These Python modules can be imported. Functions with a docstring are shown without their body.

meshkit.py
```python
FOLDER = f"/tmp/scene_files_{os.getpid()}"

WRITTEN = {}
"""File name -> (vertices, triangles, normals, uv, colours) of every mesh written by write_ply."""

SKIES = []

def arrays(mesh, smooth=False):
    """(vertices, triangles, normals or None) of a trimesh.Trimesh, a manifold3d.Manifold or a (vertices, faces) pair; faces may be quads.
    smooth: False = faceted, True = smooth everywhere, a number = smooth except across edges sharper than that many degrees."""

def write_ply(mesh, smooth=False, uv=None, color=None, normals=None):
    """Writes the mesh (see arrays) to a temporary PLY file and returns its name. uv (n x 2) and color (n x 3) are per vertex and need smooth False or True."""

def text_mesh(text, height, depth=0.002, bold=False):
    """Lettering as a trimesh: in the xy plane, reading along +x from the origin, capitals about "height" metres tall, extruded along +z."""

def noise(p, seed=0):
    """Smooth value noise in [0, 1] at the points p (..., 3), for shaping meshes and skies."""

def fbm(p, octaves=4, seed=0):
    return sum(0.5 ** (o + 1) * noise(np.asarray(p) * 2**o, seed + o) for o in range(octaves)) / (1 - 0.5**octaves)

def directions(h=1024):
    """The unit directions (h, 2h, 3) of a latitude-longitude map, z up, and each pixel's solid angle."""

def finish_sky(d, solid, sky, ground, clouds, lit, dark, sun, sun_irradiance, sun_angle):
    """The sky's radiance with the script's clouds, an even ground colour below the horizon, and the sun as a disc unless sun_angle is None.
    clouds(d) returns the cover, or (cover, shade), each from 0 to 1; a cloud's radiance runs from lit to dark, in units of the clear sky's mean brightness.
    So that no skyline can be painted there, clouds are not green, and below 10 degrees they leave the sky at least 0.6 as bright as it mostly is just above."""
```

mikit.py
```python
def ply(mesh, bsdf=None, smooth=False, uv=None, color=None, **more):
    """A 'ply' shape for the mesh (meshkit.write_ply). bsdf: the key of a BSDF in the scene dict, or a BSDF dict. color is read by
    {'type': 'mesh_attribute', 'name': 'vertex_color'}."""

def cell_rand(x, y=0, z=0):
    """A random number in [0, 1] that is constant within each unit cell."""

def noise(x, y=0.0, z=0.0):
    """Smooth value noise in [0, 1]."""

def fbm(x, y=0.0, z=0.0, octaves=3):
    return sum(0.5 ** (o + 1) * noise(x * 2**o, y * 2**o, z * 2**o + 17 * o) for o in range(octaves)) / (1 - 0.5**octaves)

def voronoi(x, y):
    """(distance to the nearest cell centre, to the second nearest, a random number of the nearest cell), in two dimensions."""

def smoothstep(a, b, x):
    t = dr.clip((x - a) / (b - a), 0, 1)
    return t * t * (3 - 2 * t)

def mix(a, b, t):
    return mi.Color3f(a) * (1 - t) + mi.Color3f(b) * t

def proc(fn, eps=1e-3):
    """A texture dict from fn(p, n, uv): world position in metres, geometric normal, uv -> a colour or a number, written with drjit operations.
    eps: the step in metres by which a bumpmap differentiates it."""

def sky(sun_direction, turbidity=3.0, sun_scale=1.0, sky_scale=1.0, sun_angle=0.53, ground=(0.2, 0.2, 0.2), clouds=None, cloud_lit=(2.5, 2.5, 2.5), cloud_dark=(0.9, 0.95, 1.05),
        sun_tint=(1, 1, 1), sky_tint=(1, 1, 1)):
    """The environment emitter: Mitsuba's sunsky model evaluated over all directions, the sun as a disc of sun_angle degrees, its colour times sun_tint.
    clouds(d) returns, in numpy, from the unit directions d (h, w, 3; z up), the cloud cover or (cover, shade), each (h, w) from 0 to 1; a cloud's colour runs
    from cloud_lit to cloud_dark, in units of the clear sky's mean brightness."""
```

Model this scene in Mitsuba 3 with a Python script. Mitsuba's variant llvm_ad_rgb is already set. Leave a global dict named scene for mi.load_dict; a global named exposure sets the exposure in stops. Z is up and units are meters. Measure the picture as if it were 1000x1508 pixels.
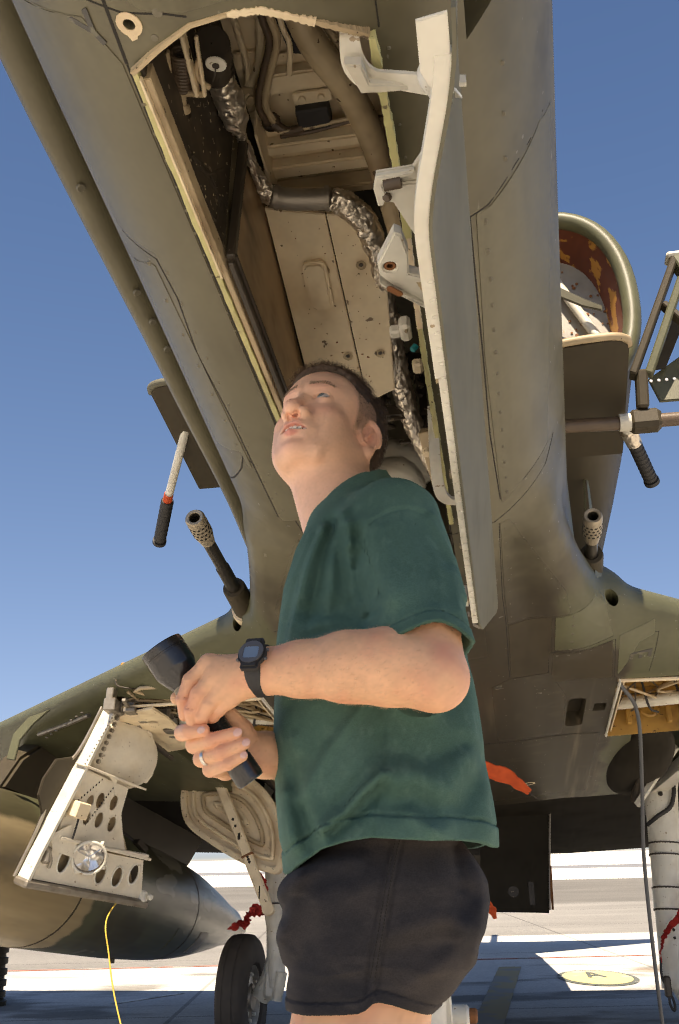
import math, random
import numpy as np
import drjit as dr
import trimesh, manifold3d as m3
import shapely.geometry as sg, shapely.affinity as sa
from scipy.interpolate import PchipInterpolator
import mitsuba as mi, mikit, meshkit
from mikit import noise, fbm, smoothstep, mix, voronoi, cell_rand
T = mi.ScalarTransform4f
rng = np.random.default_rng(7)

# ---------------------------------------------------------------- camera, light, exposure
scene, labels = {}, {}
PIT, ROLL = math.radians(19.5), math.radians(1.4)
EYE = np.array([0.0, 0.0, 0.97])
_r0, FWD, _u0 = np.array([1, 0, 0.]), np.array([0, math.cos(PIT), math.sin(PIT)]), np.array([0, -math.sin(PIT), math.cos(PIT)])
CUP = _u0 * math.cos(ROLL) + _r0 * math.sin(ROLL)
scene['camera'] = {'type': 'perspective', 'fov': 38.47, 'fov_axis': 'x', 'near_clip': 0.05, 'far_clip': 5000.0,
                   'to_world': T().look_at(origin=EYE.tolist(), target=(EYE + FWD).tolist(), up=CUP.tolist())}
SUN = [-0.08, -0.52, 0.85]
scene['sky'] = mikit.sky(SUN, turbidity=3.0, sky_scale=.62, sun_scale=1.2, ground=(0.34, 0.33, 0.30), sky_tint=(1.07, .96, .98))
exposure = 2.4

# ---------------------------------------------------------------- the aircraft's own frame: u aft, v to its left, w up
YAW, APIT = math.radians(9.2), math.radians(8.2)
AO = np.array([-0.098, 0.87, 1.90])
AA = np.array([math.sin(YAW) * math.cos(APIT), math.cos(YAW) * math.cos(APIT), -math.sin(APIT)])
AV = np.array([math.cos(YAW), -math.sin(YAW), 0.0])
AW = np.cross(AV, AA)
def to_air(p):
    d = p - mi.Point3f(*AO.tolist())
    return tuple(dr.dot(d, mi.Vector3f(*a.tolist())) for a in (AA, AV, AW))
def g2a(p): return np.stack([(np.asarray(p) - AO) @ a for a in (AA, AV, AW)], -1)
def a2g(p): return AO + np.asarray(p, float) @ np.array([AA, AV, AW])

# ---------------------------------------------------------------- mesh helpers
def tm(v, f): return trimesh.Trimesh(np.asarray(v, float), np.asarray(f, int), process=False)
def cat(*ms):
    ms = [x for m in ms for x in (m if isinstance(m, (list, tuple)) else [m])]
    return trimesh.util.concatenate(ms)
def nrm(a): a = np.asarray(a, float); return a / (np.linalg.norm(a) + 1e-12)
def man(mesh):
    return m3.Manifold(m3.Mesh(np.ascontiguousarray(mesh.vertices, np.float32), np.ascontiguousarray(mesh.faces, np.uint32)))
def unman(M):
    m = M.to_mesh(); return tm(m.vert_properties[:, :3], m.tri_verts)
def box(c, s, b=0.0, R=None):
    """box of size s centred at c, its edges bevelled by b"""
    s = np.asarray(s, float) / 2
    if b <= 0: m = trimesh.creation.box(2 * s)
    else:
        b = min(b, 0.49 * 2 * s.min())
        pts = [(sx * (s[0] - (b if k != 0 else 0)), sy * (s[1] - (b if k != 1 else 0)), sz * (s[2] - (b if k != 2 else 0)))
               for sx in (-1, 1) for sy in (-1, 1) for sz in (-1, 1) for k in range(3)]
        m = trimesh.convex.convex_hull(np.array(pts))
    v = np.array(m.vertices)
    if R is not None: v = v @ np.asarray(R).T
    return tm(v + np.asarray(c), m.faces)
def frame_of(d, up=(0, 0, 1)):
    d = nrm(d); up = np.asarray(up, float)
    if abs(d @ nrm(up)) > .97: up = np.array([0, 1, 0.]) if abs(d[1]) < .9 else np.array([1, 0, 0.])
    x = nrm(np.cross(up, d)); y = np.cross(d, x)
    return x, y, d
def bar(p, q, wx, wy, b=0.002, up=(0, 0, 1)):
    """a bevelled rectangular bar from p to q, wy measured towards up"""
    p, q = np.asarray(p, float), np.asarray(q, float)
    x, y, d = frame_of(q - p, up)
    return box((p + q) / 2, (wx, wy, np.linalg.norm(q - p)), b, np.stack([x, y, d], 1))
def smooth_path(pts, n=8):
    p = np.asarray(pts, float)
    if len(p) < 3: return p
    P = np.vstack([2 * p[0] - p[1], p, 2 * p[-1] - p[-2]]); out = []
    for i in range(1, len(P) - 2):
        for t in np.arange(n) / n:
            a, b, c, d = P[i - 1:i + 3]
            out.append(.5 * (2 * b + (c - a) * t + (2 * a - 5 * b + 4 * c - d) * t * t + (3 * b - a - 3 * c + d) * t ** 3))
    return np.array(out + [p[-1]])
def tube(pts, r, n=12, sm=0, prof=None):
    """round (or profiled) tube along a polyline; r a number or one per point"""
    p = np.asarray(pts, float); r = np.broadcast_to(np.asarray(r, float), (len(p),))
    if sm:
        k = np.linspace(0, len(p) - 1, (len(p) - 1) * sm + 1)
        r = np.interp(k, np.arange(len(p)), r); p = smooth_path(p, sm)
    t = np.gradient(p, axis=0); t /= np.linalg.norm(t, axis=1, keepdims=True) + 1e-12
    x, y, _ = frame_of(t[0]); X, Y = [x], [y]
    for i in range(1, len(p)):
        a = X[-1] - t[i] * (X[-1] @ t[i]); a = nrm(a); X.append(a); Y.append(np.cross(t[i], a))
    ang = np.arange(n) * 2 * np.pi / n
    c, s = (np.cos(ang), np.sin(ang)) if prof is None else (np.asarray(prof)[:, 0], np.asarray(prof)[:, 1])
    n = len(c)
    V = p[:, None] + r[:, None, None] * (c[None, :, None] * np.array(X)[:, None] + s[None, :, None] * np.array(Y)[:, None])
    f = grid_faces(len(p), n, True)
    V = V.reshape(-1, 3); a, b = len(V), len(V) + 1
    V = np.vstack([V, p[0], p[-1]])
    caps = [[(j + 1) % n, j, a] for j in range(n)] + [[(len(p) - 1) * n + j, (len(p) - 1) * n + (j + 1) % n, b] for j in range(n)]
    m = tm(V, np.vstack([f, caps])); return m
def grid_faces(a, b, wrap=False):
    i, j = np.meshgrid(np.arange(a - 1), np.arange(b if wrap else b - 1), indexing='ij')
    k = (j + 1) % b
    q = np.stack([i * b + j, i * b + k, (i + 1) * b + k, (i + 1) * b + j], -1).reshape(-1, 4)
    return np.vstack([q[:, [0, 1, 2]], q[:, [0, 2, 3]]])
def lathe(prof, p, d, n=32):
    """revolve the profile [(along, radius)...] about the axis from p in direction d"""
    prof = np.asarray(prof, float); x, y, d = frame_of(d); ang = np.arange(n) * 2 * np.pi / n
    V = np.asarray(p) + prof[:, :1, None].transpose(0, 2, 1) * d + prof[:, 1][:, None, None] * (np.cos(ang)[None, :, None] * x + np.sin(ang)[None, :, None] * y)
    return tm(V.reshape(-1, 3), grid_faces(len(prof), n, True))
def disc(p, d, r, h, n=16, b=None):
    b = min(r, h) * .25 if b is None else b
    return lathe([(0, 1e-5), (0, r), (h - b, r), (h, r - b), (h, 1e-5)], p, d, n)
def plate(poly, o, ex, ey, th, b=0.0):
    """polygon (shapely or points, in the plane o + x ex + y ey) thickened by th along ex x ey, edges bevelled by b"""
    P = poly if hasattr(poly, 'exterior') else sg.Polygon(poly)
    P = sg.polygon.orient(P)
    ex, ey = nrm(ex), nrm(ey); ez = np.cross(ex, ey)
    b = min(b, th * .3)
    if b > 0:
        cs = m3.CrossSection([np.array(P.exterior.coords)[:-1]] + [np.array(r.coords)[:-1] for r in P.interiors])
        inn = cs.offset(-b, m3.JoinType.Miter)
        M = cs.extrude(th - 2 * b).translate((0, 0, b)) + inn.extrude(th)
        m = unman(M)
    else:
        m = trimesh.creation.extrude_polygon(P, th, engine='earcut')
    v = np.array(m.vertices)
    return tm(np.asarray(o) + v[:, :1] * ex + v[:, 1:2] * ey + v[:, 2:] * ez, m.faces)
def rrect(x0, y0, x1, y1, r):
    return sg.box(x0 + r, y0 + r, x1 - r, y1 - r).buffer(r, quad_segs=5)
def helix(p, q, R, r, turns, n=14, k=8):
    p, q = np.asarray(p, float), np.asarray(q, float); x, y, d = frame_of(q - p)
    t = np.linspace(0, 1, int(turns * n)); a = t * turns * 2 * np.pi
    return tube(p + np.outer(t, q - p) + R * (np.outer(np.cos(a), x) + np.outer(np.sin(a), y)), r, k)

def crease(mesh, angle):
    """corner normals, smooth except across edges sharper than angle"""
    v, f = np.asarray(mesh.vertices, float), np.asarray(mesh.faces)
    _, inv = np.unique(np.round(v, 6), axis=0, return_inverse=True); w = inv.reshape(-1)[f]
    fn = np.cross(v[f[:, 1]] - v[f[:, 0]], v[f[:, 2]] - v[f[:, 0]]); ar = np.linalg.norm(fn, axis=1, keepdims=True); un = fn / np.maximum(ar, 1e-20)
    o = np.argsort(w.ravel(), kind='stable'); k = w.ravel()[o]; face = o // 3
    start = np.searchsorted(k, np.arange(k.max() + 2)); deg = np.diff(start)
    c = np.arange(w.size); d = deg[w.ravel()]
    pair = np.repeat(c, d); off = np.arange(len(pair)) - np.repeat(np.cumsum(d) - d, d)
    other = face[start[w.ravel()[pair]] + off]
    ok = (un[pair // 3] * un[other]).sum(1) > math.cos(math.radians(angle))
    n = np.zeros((w.size, 3))
    for j in range(3): n[:, j] = np.bincount(pair[ok], fn[other[ok], j], w.size)
    ln = np.linalg.norm(n, axis=1, keepdims=True); n = np.where(ln > 1e-18, n / np.maximum(ln, 1e-18), [0, 0, 1.])
    key = np.c_[w.ravel(), np.round(n * 500)].astype(np.int64)
    _, first, inv = np.unique(key @ np.array([1, 7919 * 131, 104729 * 1009, 1299709 * 7919]), return_index=True, return_inverse=True)
    return v[f].reshape(-1, 3)[first], inv.reshape(-1, 3), n[first]
NUM = {}
def name(base):
    """base, base_001, base_002 ..."""
    k = NUM.get(base, 0); NUM[base] = k + 1
    return base if k == 0 else f'{base}_{k:03d}'
def add(key, mesh, mat, smooth=35, to=None, label=None, **more):
    key = name(key)
    if smooth is True or smooth is False: d = mikit.ply(mesh, mat, smooth=smooth)
    else:
        v, f, n = crease(mesh, smooth)
        d = {'type': 'ply', 'filename': meshkit.write_ply(tm(v, f), False, normals=n), 'face_normals': False, 'bsdf': {'type': 'ref', 'id': mat}}
    if to is not None: d['to_world'] = to
    scene[key] = d
    if label or more: labels[key] = {**({'label': label} if label else {}), **more}
    return key
def put(key, mesh, mat, smooth=35):
    scene[key] = scene.pop(add('spare', mesh, mat, smooth))
def jet(part, mesh, mat, smooth=35, label=None, **more):
    """a part (or part__sub_part) of the aircraft, given in the aircraft's frame"""
    return add('jet_aircraft__' + part, tm(a2g(mesh.vertices), np.asarray(mesh.faces)[:, ::-1]), mat, smooth, None, label, **more)

# ---------------------------------------------------------------- implicit surfaces -> meshes (surface nets on a sparse grid)
def surfnet(f, lo, hi, h, coarse=4, slack=1.0, newton=2):
    lo, hi = np.asarray(lo, float), np.asarray(hi, float)
    nb = np.ceil((hi - lo) / (h * coarse)).astype(int)
    n = nb * coarse + 1
    ax = [np.arange(k) for k in nb]
    C = np.stack(np.meshgrid(*ax, indexing='ij'), -1).reshape(-1, 3)
    cv = f(lo + (C + .5) * h * coarse)
    keep = np.abs(cv) < slack * .9 * h * coarse + h
    G = np.repeat(np.repeat(np.repeat(np.where(cv < 0, -1., 1.).reshape(nb), coarse, 0), coarse, 1), coarse, 2).astype(np.float32)
    G = np.pad(G, ((0, 1),) * 3, mode='edge')
    need = np.zeros(n, bool)
    kb = keep.reshape(nb)
    for dx in range(coarse + 1):
        for dy in range(coarse + 1):
            for dz in range(coarse + 1):
                need[dx:dx + nb[0] * coarse:coarse, dy:dy + nb[1] * coarse:coarse, dz:dz + nb[2] * coarse:coarse] |= kb
    idx = np.argwhere(need)
    vals = np.empty(len(idx), np.float32)
    for s in range(0, len(idx), 400000): vals[s:s + 400000] = f(lo + idx[s:s + 400000] * h)
    vals[vals == 0] = 1e-9
    G[idx[:, 0], idx[:, 1], idx[:, 2]] = vals
    S = G < 0
    cnt = sum(S[a:n[0] - 1 + a, b:n[1] - 1 + b, c:n[2] - 1 + c].astype(np.int8) for a in (0, 1) for b in (0, 1) for c in (0, 1))
    cells = np.argwhere((cnt > 0) & (cnt < 8))
    ids = np.full(n - 1, -1, np.int32); ids[cells[:, 0], cells[:, 1], cells[:, 2]] = np.arange(len(cells))
    corner = {(a, b, c): G[cells[:, 0] + a, cells[:, 1] + b, cells[:, 2] + c] for a in (0, 1) for b in (0, 1) for c in (0, 1)}
    acc, num = np.zeros((len(cells), 3)), np.zeros(len(cells))
    for a in corner:
        for k in range(3):
            if a[k] == 0:
                b = tuple(1 if i == k else x for i, x in enumerate(a))
                va, vb = corner[a], corner[b]; cross = (va < 0) != (vb < 0)
                t = np.where(cross, va / np.where(cross, va - vb, 1), 0)
                p = np.tile(np.array(a, float), (len(cells), 1)); p[:, k] = t
                acc += p * cross[:, None]; num += cross
    V = lo + (cells + acc / num[:, None]) * h
    F = []
    for k in range(3):
        o = [i for i in range(3) if i != k]
        A = [slice(1, n[i] - 1) for i in range(3)]; A[k] = slice(0, n[k] - 1)
        B = list(A); B[k] = slice(1, n[k])
        e0, e1 = S[tuple(A)], S[tuple(B)]
        e = np.argwhere(e0 != e1); flip = e0[e[:, 0], e[:, 1], e[:, 2]]
        e = e + np.array([0 if i == k else 1 for i in range(3)])
        def cell(d0, d1):
            q = e.copy(); q[:, o[0]] -= d0; q[:, o[1]] -= d1
            return ids[q[:, 0], q[:, 1], q[:, 2]]
        q = np.stack([cell(1, 1), cell(0, 1), cell(0, 0), cell(1, 0)], 1)
        if k == 1: flip = ~flip
        q[~flip] = q[~flip][:, ::-1]
        q = q[(q >= 0).all(1)]
        F.append(q)
    F = np.vstack(F)
    for _ in range(newton):
        d, g = f(V), grad(f, V, h * .3)
        st = d[:, None] * g / np.maximum((g * g).sum(1, keepdims=True), .2)
        V = V - np.clip(st, -h * .6, h * .6)
    return tm(V, np.vstack([F[:, [0, 1, 2]], F[:, [0, 2, 3]]]))
def grad(f, p, e):
    return np.stack([(f(p + e * np.eye(3)[k]) - f(p - e * np.eye(3)[k])) / (2 * e) for k in range(3)], 1)
def smin(a, b, k):
    h = np.clip(.5 + .5 * (b - a) / k, 0, 1); return b + (a - b) * h - k * h * (1 - h)
def smax(a, b, k): return -smin(-a, -b, k)
def s_caps(p, a, b, ra, rb):
    a, b = np.asarray(a, float), np.asarray(b, float); ab = b - a
    t = np.clip(((p - a) @ ab) / (ab @ ab + 1e-12), 0, 1)
    d = p - a - t[:, None] * ab
    return np.sqrt((d * d).sum(1)) - (ra + (rb - ra) * t)
def s_ell(p, c, r, R=None):
    q = p - np.asarray(c)
    if R is not None: q = q @ np.asarray(R)
    r = np.asarray(r, float)
    k1 = np.sqrt(((q / r) ** 2).sum(1)); k2 = np.sqrt(((q / r ** 2) ** 2).sum(1)) + 1e-9
    return k1 * (k1 - 1) / k2

# ---------------------------------------------------------------- shape of the airframe
FB = np.array([[-2.0, .02], [-1.8, .06], [-1.5, .17], [-1.1, .26], [-.6, .33], [-.2, .37], [.2, .392], [.6, .41], [1, .43], [1.4, .45], [1.9, .475], [2.4, .52], [3.2, .58], [5, .60], [7, .56], [9, .42], [10.8, .2]])
def fus_b(u): return np.interp(u, FB[:, 0], FB[:, 1])
def fus_rise(u): return np.where(u < .1, .055 * np.minimum(u - .1, 0) ** 2, 0) + np.clip(u - 4.75, 0, 9) * .075 + .05 * np.clip((u - 4.72) / .06, 0, 1)
def le_u(a): return 2.25 + (a - .64) * .83
def d_fus(p):
    u, v, w = p[:, 0], p[:, 1], p[:, 2]
    b = fus_b(u); wc = .46 + .0 * u; lo = np.maximum(wc - fus_rise(u), .04); hi = np.interp(u, [-2, -1, 0, 1, 2, 7, 11], [.03, .3, .5, .72, .85, .8, .4])
    h = np.where(w < wc, np.minimum(lo, np.interp(u, [-2, -1.6], [.02, 2])), hi)
    n = np.where(w < wc, 2.75, 2.2)
    x, y = np.abs(v) / b, np.abs(w - wc) / h
    r = (x ** n + y ** n + 1e-9) ** (1 / n)
    d = (r - 1) * np.minimum(b, h) * np.where(r > 1, .9, 1)
    return np.maximum(d, -1.95 - u)
def d_wing(p):
    u, a, w = p[:, 0], np.abs(p[:, 1]), p[:, 2]
    x = (u - le_u(a)) * .77
    H0 = np.interp(a, [.4, .7, 2.4, 4.2], [.14, .135, .085, .055])
    H = np.maximum(H0 * np.clip((6.85 - u) / 2.6, .12, 1), .026)
    lowb = .012 + .047 * np.clip(a - .6, 0, 9)
    L = np.interp(a, [.5, 4.2], [.42, .22])
    wc = lowb + H0
    y = w - np.where(u > 4.2, lowb + H + .0 * u, wc)
    q = np.minimum(x - L, 0)
    k1 = np.sqrt((q / L) ** 2 + (y / H) ** 2); k2 = np.sqrt((q / L ** 2) ** 2 + (y / H ** 2) ** 2) + 1e-9
    d = np.where(x < L, k1 * (k1 - 1) / k2, np.abs(y) - H)
    return np.maximum(np.maximum(d, u - 6.72), a - 4.19)
def d_air(p):
    q = p.copy(); q[:, 1] = np.abs(q[:, 1])
    d = smin(d_fus(p), d_wing(p), .10)
    fair = s_caps(q, (1.56, .345, .12), (2.35, .47, .15), .055, .125)
    gun = smin(s_caps(q, (2.27, .555, .175), (2.7, .57, .17), .075, .10), fair, .06)
    return np.maximum(smin(d, gun, .07), p[:, 0] - 10.8)
_gu, _gv = np.arange(-.7, 4.8, .01), np.arange(-.8, .801, .01)
def _march(u, v):
    p = np.stack([u.ravel(), v.ravel(), np.full(u.size, -.06)], 1); live = np.arange(len(p))
    for _ in range(24):
        d = d_air(p[live]); p[live, 2] += np.clip(d * .85, -.05, .15); live = live[np.abs(d) > 4e-4]
        if len(live) == 0: break
    return p[:, 2].reshape(u.shape)
_gw = _march(*np.meshgrid(_gu, _gv, indexing='ij'))
def surf_w(u, v):
    """height of the underside at (u, v)"""
    from scipy.ndimage import map_coordinates
    u, v = np.broadcast_arrays(np.asarray(u, float), np.asarray(v, float))
    return map_coordinates(_gw, [((u - _gu[0]) / .01).ravel(), ((v - _gv[0]) / .01).ravel()], order=1, mode='nearest').reshape(u.shape)

# ---------------------------------------------------------------- materials
def rgb(*c): return {'type': 'rgb', 'value': list(c)}
def tex(c): return c if isinstance(c, dict) else (rgb(*c) if isinstance(c, (tuple, list)) else c)
def mat(key, color, rough=.5, metal=0., spec=.5, bump=None, bscale=1., **more):
    d = {'type': 'principled', 'base_color': tex(color), 'roughness': tex(rough) if isinstance(rough, dict) else float(rough), 'metallic': float(metal), 'specular': float(spec), **more}
    if bump is not None: d = {'type': 'bumpmap', 'arbitrary': bump, 'scale': float(bscale), 'bsdf': d}
    scene[key] = {'type': 'twosided', 'bsdf': d}
def paint(base, dirt, grain=9., chips=None, air=True, amount=.6, streak=True):
    """paint with weathering: mottling, dirt streaked along the aircraft, chips"""
    def fn(p, n, uv):
        u, v, w = to_air(p) if air else (p.x, p.y, p.z)
        m = fbm(u * grain, v * grain, w * grain, 4)
        s = fbm(u * 2.2, v * 34, w * 20, 3) if streak else fbm(u * 16, v * 16, w * 16, 3)
        sp = noise(u * 160, v * 160, w * 160)
        k = smoothstep(.42, .85, m * .6 + s * .45) * amount
        c = mix(base, dirt, dr.clip(k, 0, 1)) * (.86 + .26 * s) * (1 + .05 * (sp - .5))
        if chips is not None:
            c = mix(c, chips, smoothstep(.765, .775, fbm(u * 75 + 5, v * 75, w * 75, 3)) * .9)
        return c
    return mikit.proc(fn)
def skin_color(p, n, uv):
    u, v, w = to_air(p)
    a = dr.abs(v)
    m = fbm(u * 5, v * 5, w * 5, 4); s = fbm(u * .7, v * 17, w * 9, 4); f = noise(u * 120, v * 120, w * 120)
    c = mix((.130, .117, .072), (.094, .083, .049), smoothstep(.35, .7, m))
    # olive green of the wing and dark earth of the belly: camouflage areas with edges of their own
    green = smoothstep(2.0, 2.25, u + .35 * (m - .5) + .35 * a) * smoothstep(0., .05, a + .12 * (m - .5) - .42 - .21 * smoothstep(2.3, 2.5, u))
    c = mix(c, (.092, .092, .049), green)
    earth = smoothstep(1.5, 2.2, u + .8 * (m - .5)) * (1 - green)
    c = mix(c, (.050, .041, .026), earth)
    # pale dried fluid streaks and soot running aft under the belly
    st = smoothstep(.56, .74, s) * smoothstep(2.2, 3.4, u) * smoothstep(.05, .30, a) * (1 - smoothstep(.55, .75, a))
    c = mix(c, (.19, .155, .10), st * .55)
    soot = smoothstep(.45, .75, fbm(u * 2.0, v * 9, 3.0, 3)) * smoothstep(1.6, 2.6, u) * (1 - smoothstep(.3, .62, a))
    c = mix(c, (.055, .045, .03), soot * .65)
    c = mix(c, (.07, .06, .035), smoothstep(.60, .78, fbm(u * 14, v * 14, w * 14, 3)) * .35)
    c = c * (.84 + .30 * s) * (.97 + .06 * f)
    return mix(c, (.33, .31, .26), smoothstep(.93, .95, noise(u * 70, v * 70, w * 70)) * .3)
mat('airframe_paint', mikit.proc(skin_color), rough=.44, spec=.38)
mat('panel_paint', paint((.128, .116, .071), (.086, .075, .044), 6., amount=.9), rough=.44, spec=.38)
mat('earth_paint', paint((.058, .047, .029), (.038, .031, .019), 6., amount=.8), rough=.55, spec=.25)
mat('dark_shade_paint', paint((.030, .026, .019), (.018, .015, .010), 5., amount=.9), rough=.85, spec=.12)  # near-black base: the deep shade under the rear airframe is painted in
mat('green_paint', paint((.105, .105, .055), (.065, .06, .032), 6., amount=.8), rough=.42)
mat('door_grey_paint', paint((.145, .138, .100), (.105, .098, .066), 10., amount=.8), rough=.6, spec=.16)
mat('white_paint', paint((.65, .63, .54), (.40, .35, .25), 14., chips=(.30, .22, .13), amount=.55, streak=False), rough=.38)
mat('cream_paint', paint((.74, .625, .42), (.40, .28, .145), 12., chips=(.13, .08, .04), amount=.65, streak=False), rough=.45)
mat('old_cream_paint', paint((.46, .365, .22), (.18, .12, .06), 12., chips=(.07, .045, .025), amount=.85, streak=False), rough=.5)
mat('pale_paint', paint((.66, .61, .49), (.40, .33, .21), 13., chips=(.30, .24, .16), amount=.5, streak=False), rough=.45)
mat('zinc_primer', paint((.52, .49, .22), (.30, .26, .13), 30., chips=(.13, .105, .055), amount=.6, streak=False), rough=.5)
mat('gold_primer', paint((.36, .205, .04), (.13, .07, .02), 14., chips=(.05, .03, .015), amount=.75, streak=False), rough=.5)
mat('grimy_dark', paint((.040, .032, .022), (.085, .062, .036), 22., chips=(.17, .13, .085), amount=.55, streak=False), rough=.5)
mat('brown_wall', paint((.32, .215, .11), (.070, .045, .023), 9., amount=1.), rough=.45)
mat('dark_seam', (.018, .015, .010), rough=.8)
mat('fastener_metal', (.16, .145, .105), rough=.45, metal=.35)
mat('black_rubber', (.022, .021, .020), rough=.6)
mat('tyre_rubber', mikit.proc(lambda p, n, uv: mix((.030, .027, .024), (.085, .07, .055), fbm(p.x * 14, p.y * 14, p.z * 14, 4) * .8)), rough=.75)
mat('grey_hose', (.075, .078, .080), rough=.55)
mat('gun_steel', (.10, .09, .075), rough=.36, metal=.8)
mat('muzzle_metal', paint((.42, .36, .26), (.26, .21, .14), 30., amount=.6, streak=False), rough=.42, metal=.45)
mat('bright_metal', (.62, .60, .56), rough=.22, metal=1.)
mat('dull_metal', paint((.30, .27, .22), (.12, .09, .06), 30., amount=.7, streak=False), rough=.42, metal=.6)
mat('rust', paint((.22, .09, .03), (.10, .05, .025), 40., amount=.8, streak=False), rough=.8)
def foil_bump(p, n, uv):
    u, v, w = to_air(p)
    return dr.abs(fbm(u * 62, v * 62, w * 62, 2) - .5) * 2
scene['foil'] = {'type': 'twosided', 'bsdf': {'type': 'bumpmap', 'arbitrary': mikit.proc(foil_bump, eps=6e-4), 'scale': .006,
                 'bsdf': {'type': 'principled', 'base_color': rgb(.74, .66, .53), 'metallic': .85, 'roughness': .32, 'specular': .5}}}
def tank_color(p, n, uv):
    u, v, w = to_air(p)
    m = fbm(u * 3, v * 3, w * 3, 4); s = fbm(u * 3, v * 30, w * 30, 3)
    c = mix((.080, .082, .044), (.060, .054, .030), smoothstep(.4, .65, m))
    tan = 1 - smoothstep(3.78, 3.83, u + .34 * (fbm(v * 7, w * 7, 1.0, 4) - .5) - .30 * (w + .45))
    tan = tan * (1 - smoothstep(-.33, -.30, w + .1 * (m - .5)))
    c = mix(c, (.28, .225, .13), tan)
    c = mix(c, (.20, .185, .15), smoothstep(5.6, 6.7, u + .5 * (s - .5)) * .75)
    c = mix(c, (.22, .205, .16), smoothstep(.62, .64, fbm(u * 2.6 + 3, v * 5, w * 5, 3)) * smoothstep(4.0, 4.4, u) * .6)
    return c * (.82 + .34 * s)
mat('tank_paint', mikit.proc(tank_color), rough=.34)
def intake_color(p, n, uv):
    u, v, w = to_air(p)
    k = fbm(u * 26, v * 26, w * 14, 4)
    c = mix((.125, .034, .016), (.42, .20, .035), smoothstep(.53, .60, k))
    return mix(c, (.32, .14, .07), smoothstep(1.86, 1.98, u + .1 * (k - .5)))
mat('intake_paint', mikit.proc(intake_color), rough=.5)
mat('cover_paint', paint((.29, .28, .245), (.17, .14, .10), 14., chips=(.38, .2, .04), amount=.7, streak=False), rough=.55)
mat('orange_cloth', mikit.proc(lambda p, n, uv: mix((.62, .10, .02), (.42, .055, .012), fbm(p.x * 40, p.y * 40, p.z * 40, 3))), rough=.8)
mat('red_cloth', mikit.proc(lambda p, n, uv: mix((.44, .022, .012), (.20, .010, .008), fbm(p.x * 60, p.y * 60, p.z * 60, 3))), rough=.8)
mat('yellow_cord_plastic', (.60, .42, .06), rough=.5)
mat('brown_rod', paint((.11, .075, .045), (.055, .04, .025), 20., amount=.8, streak=False), rough=.45)
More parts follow.
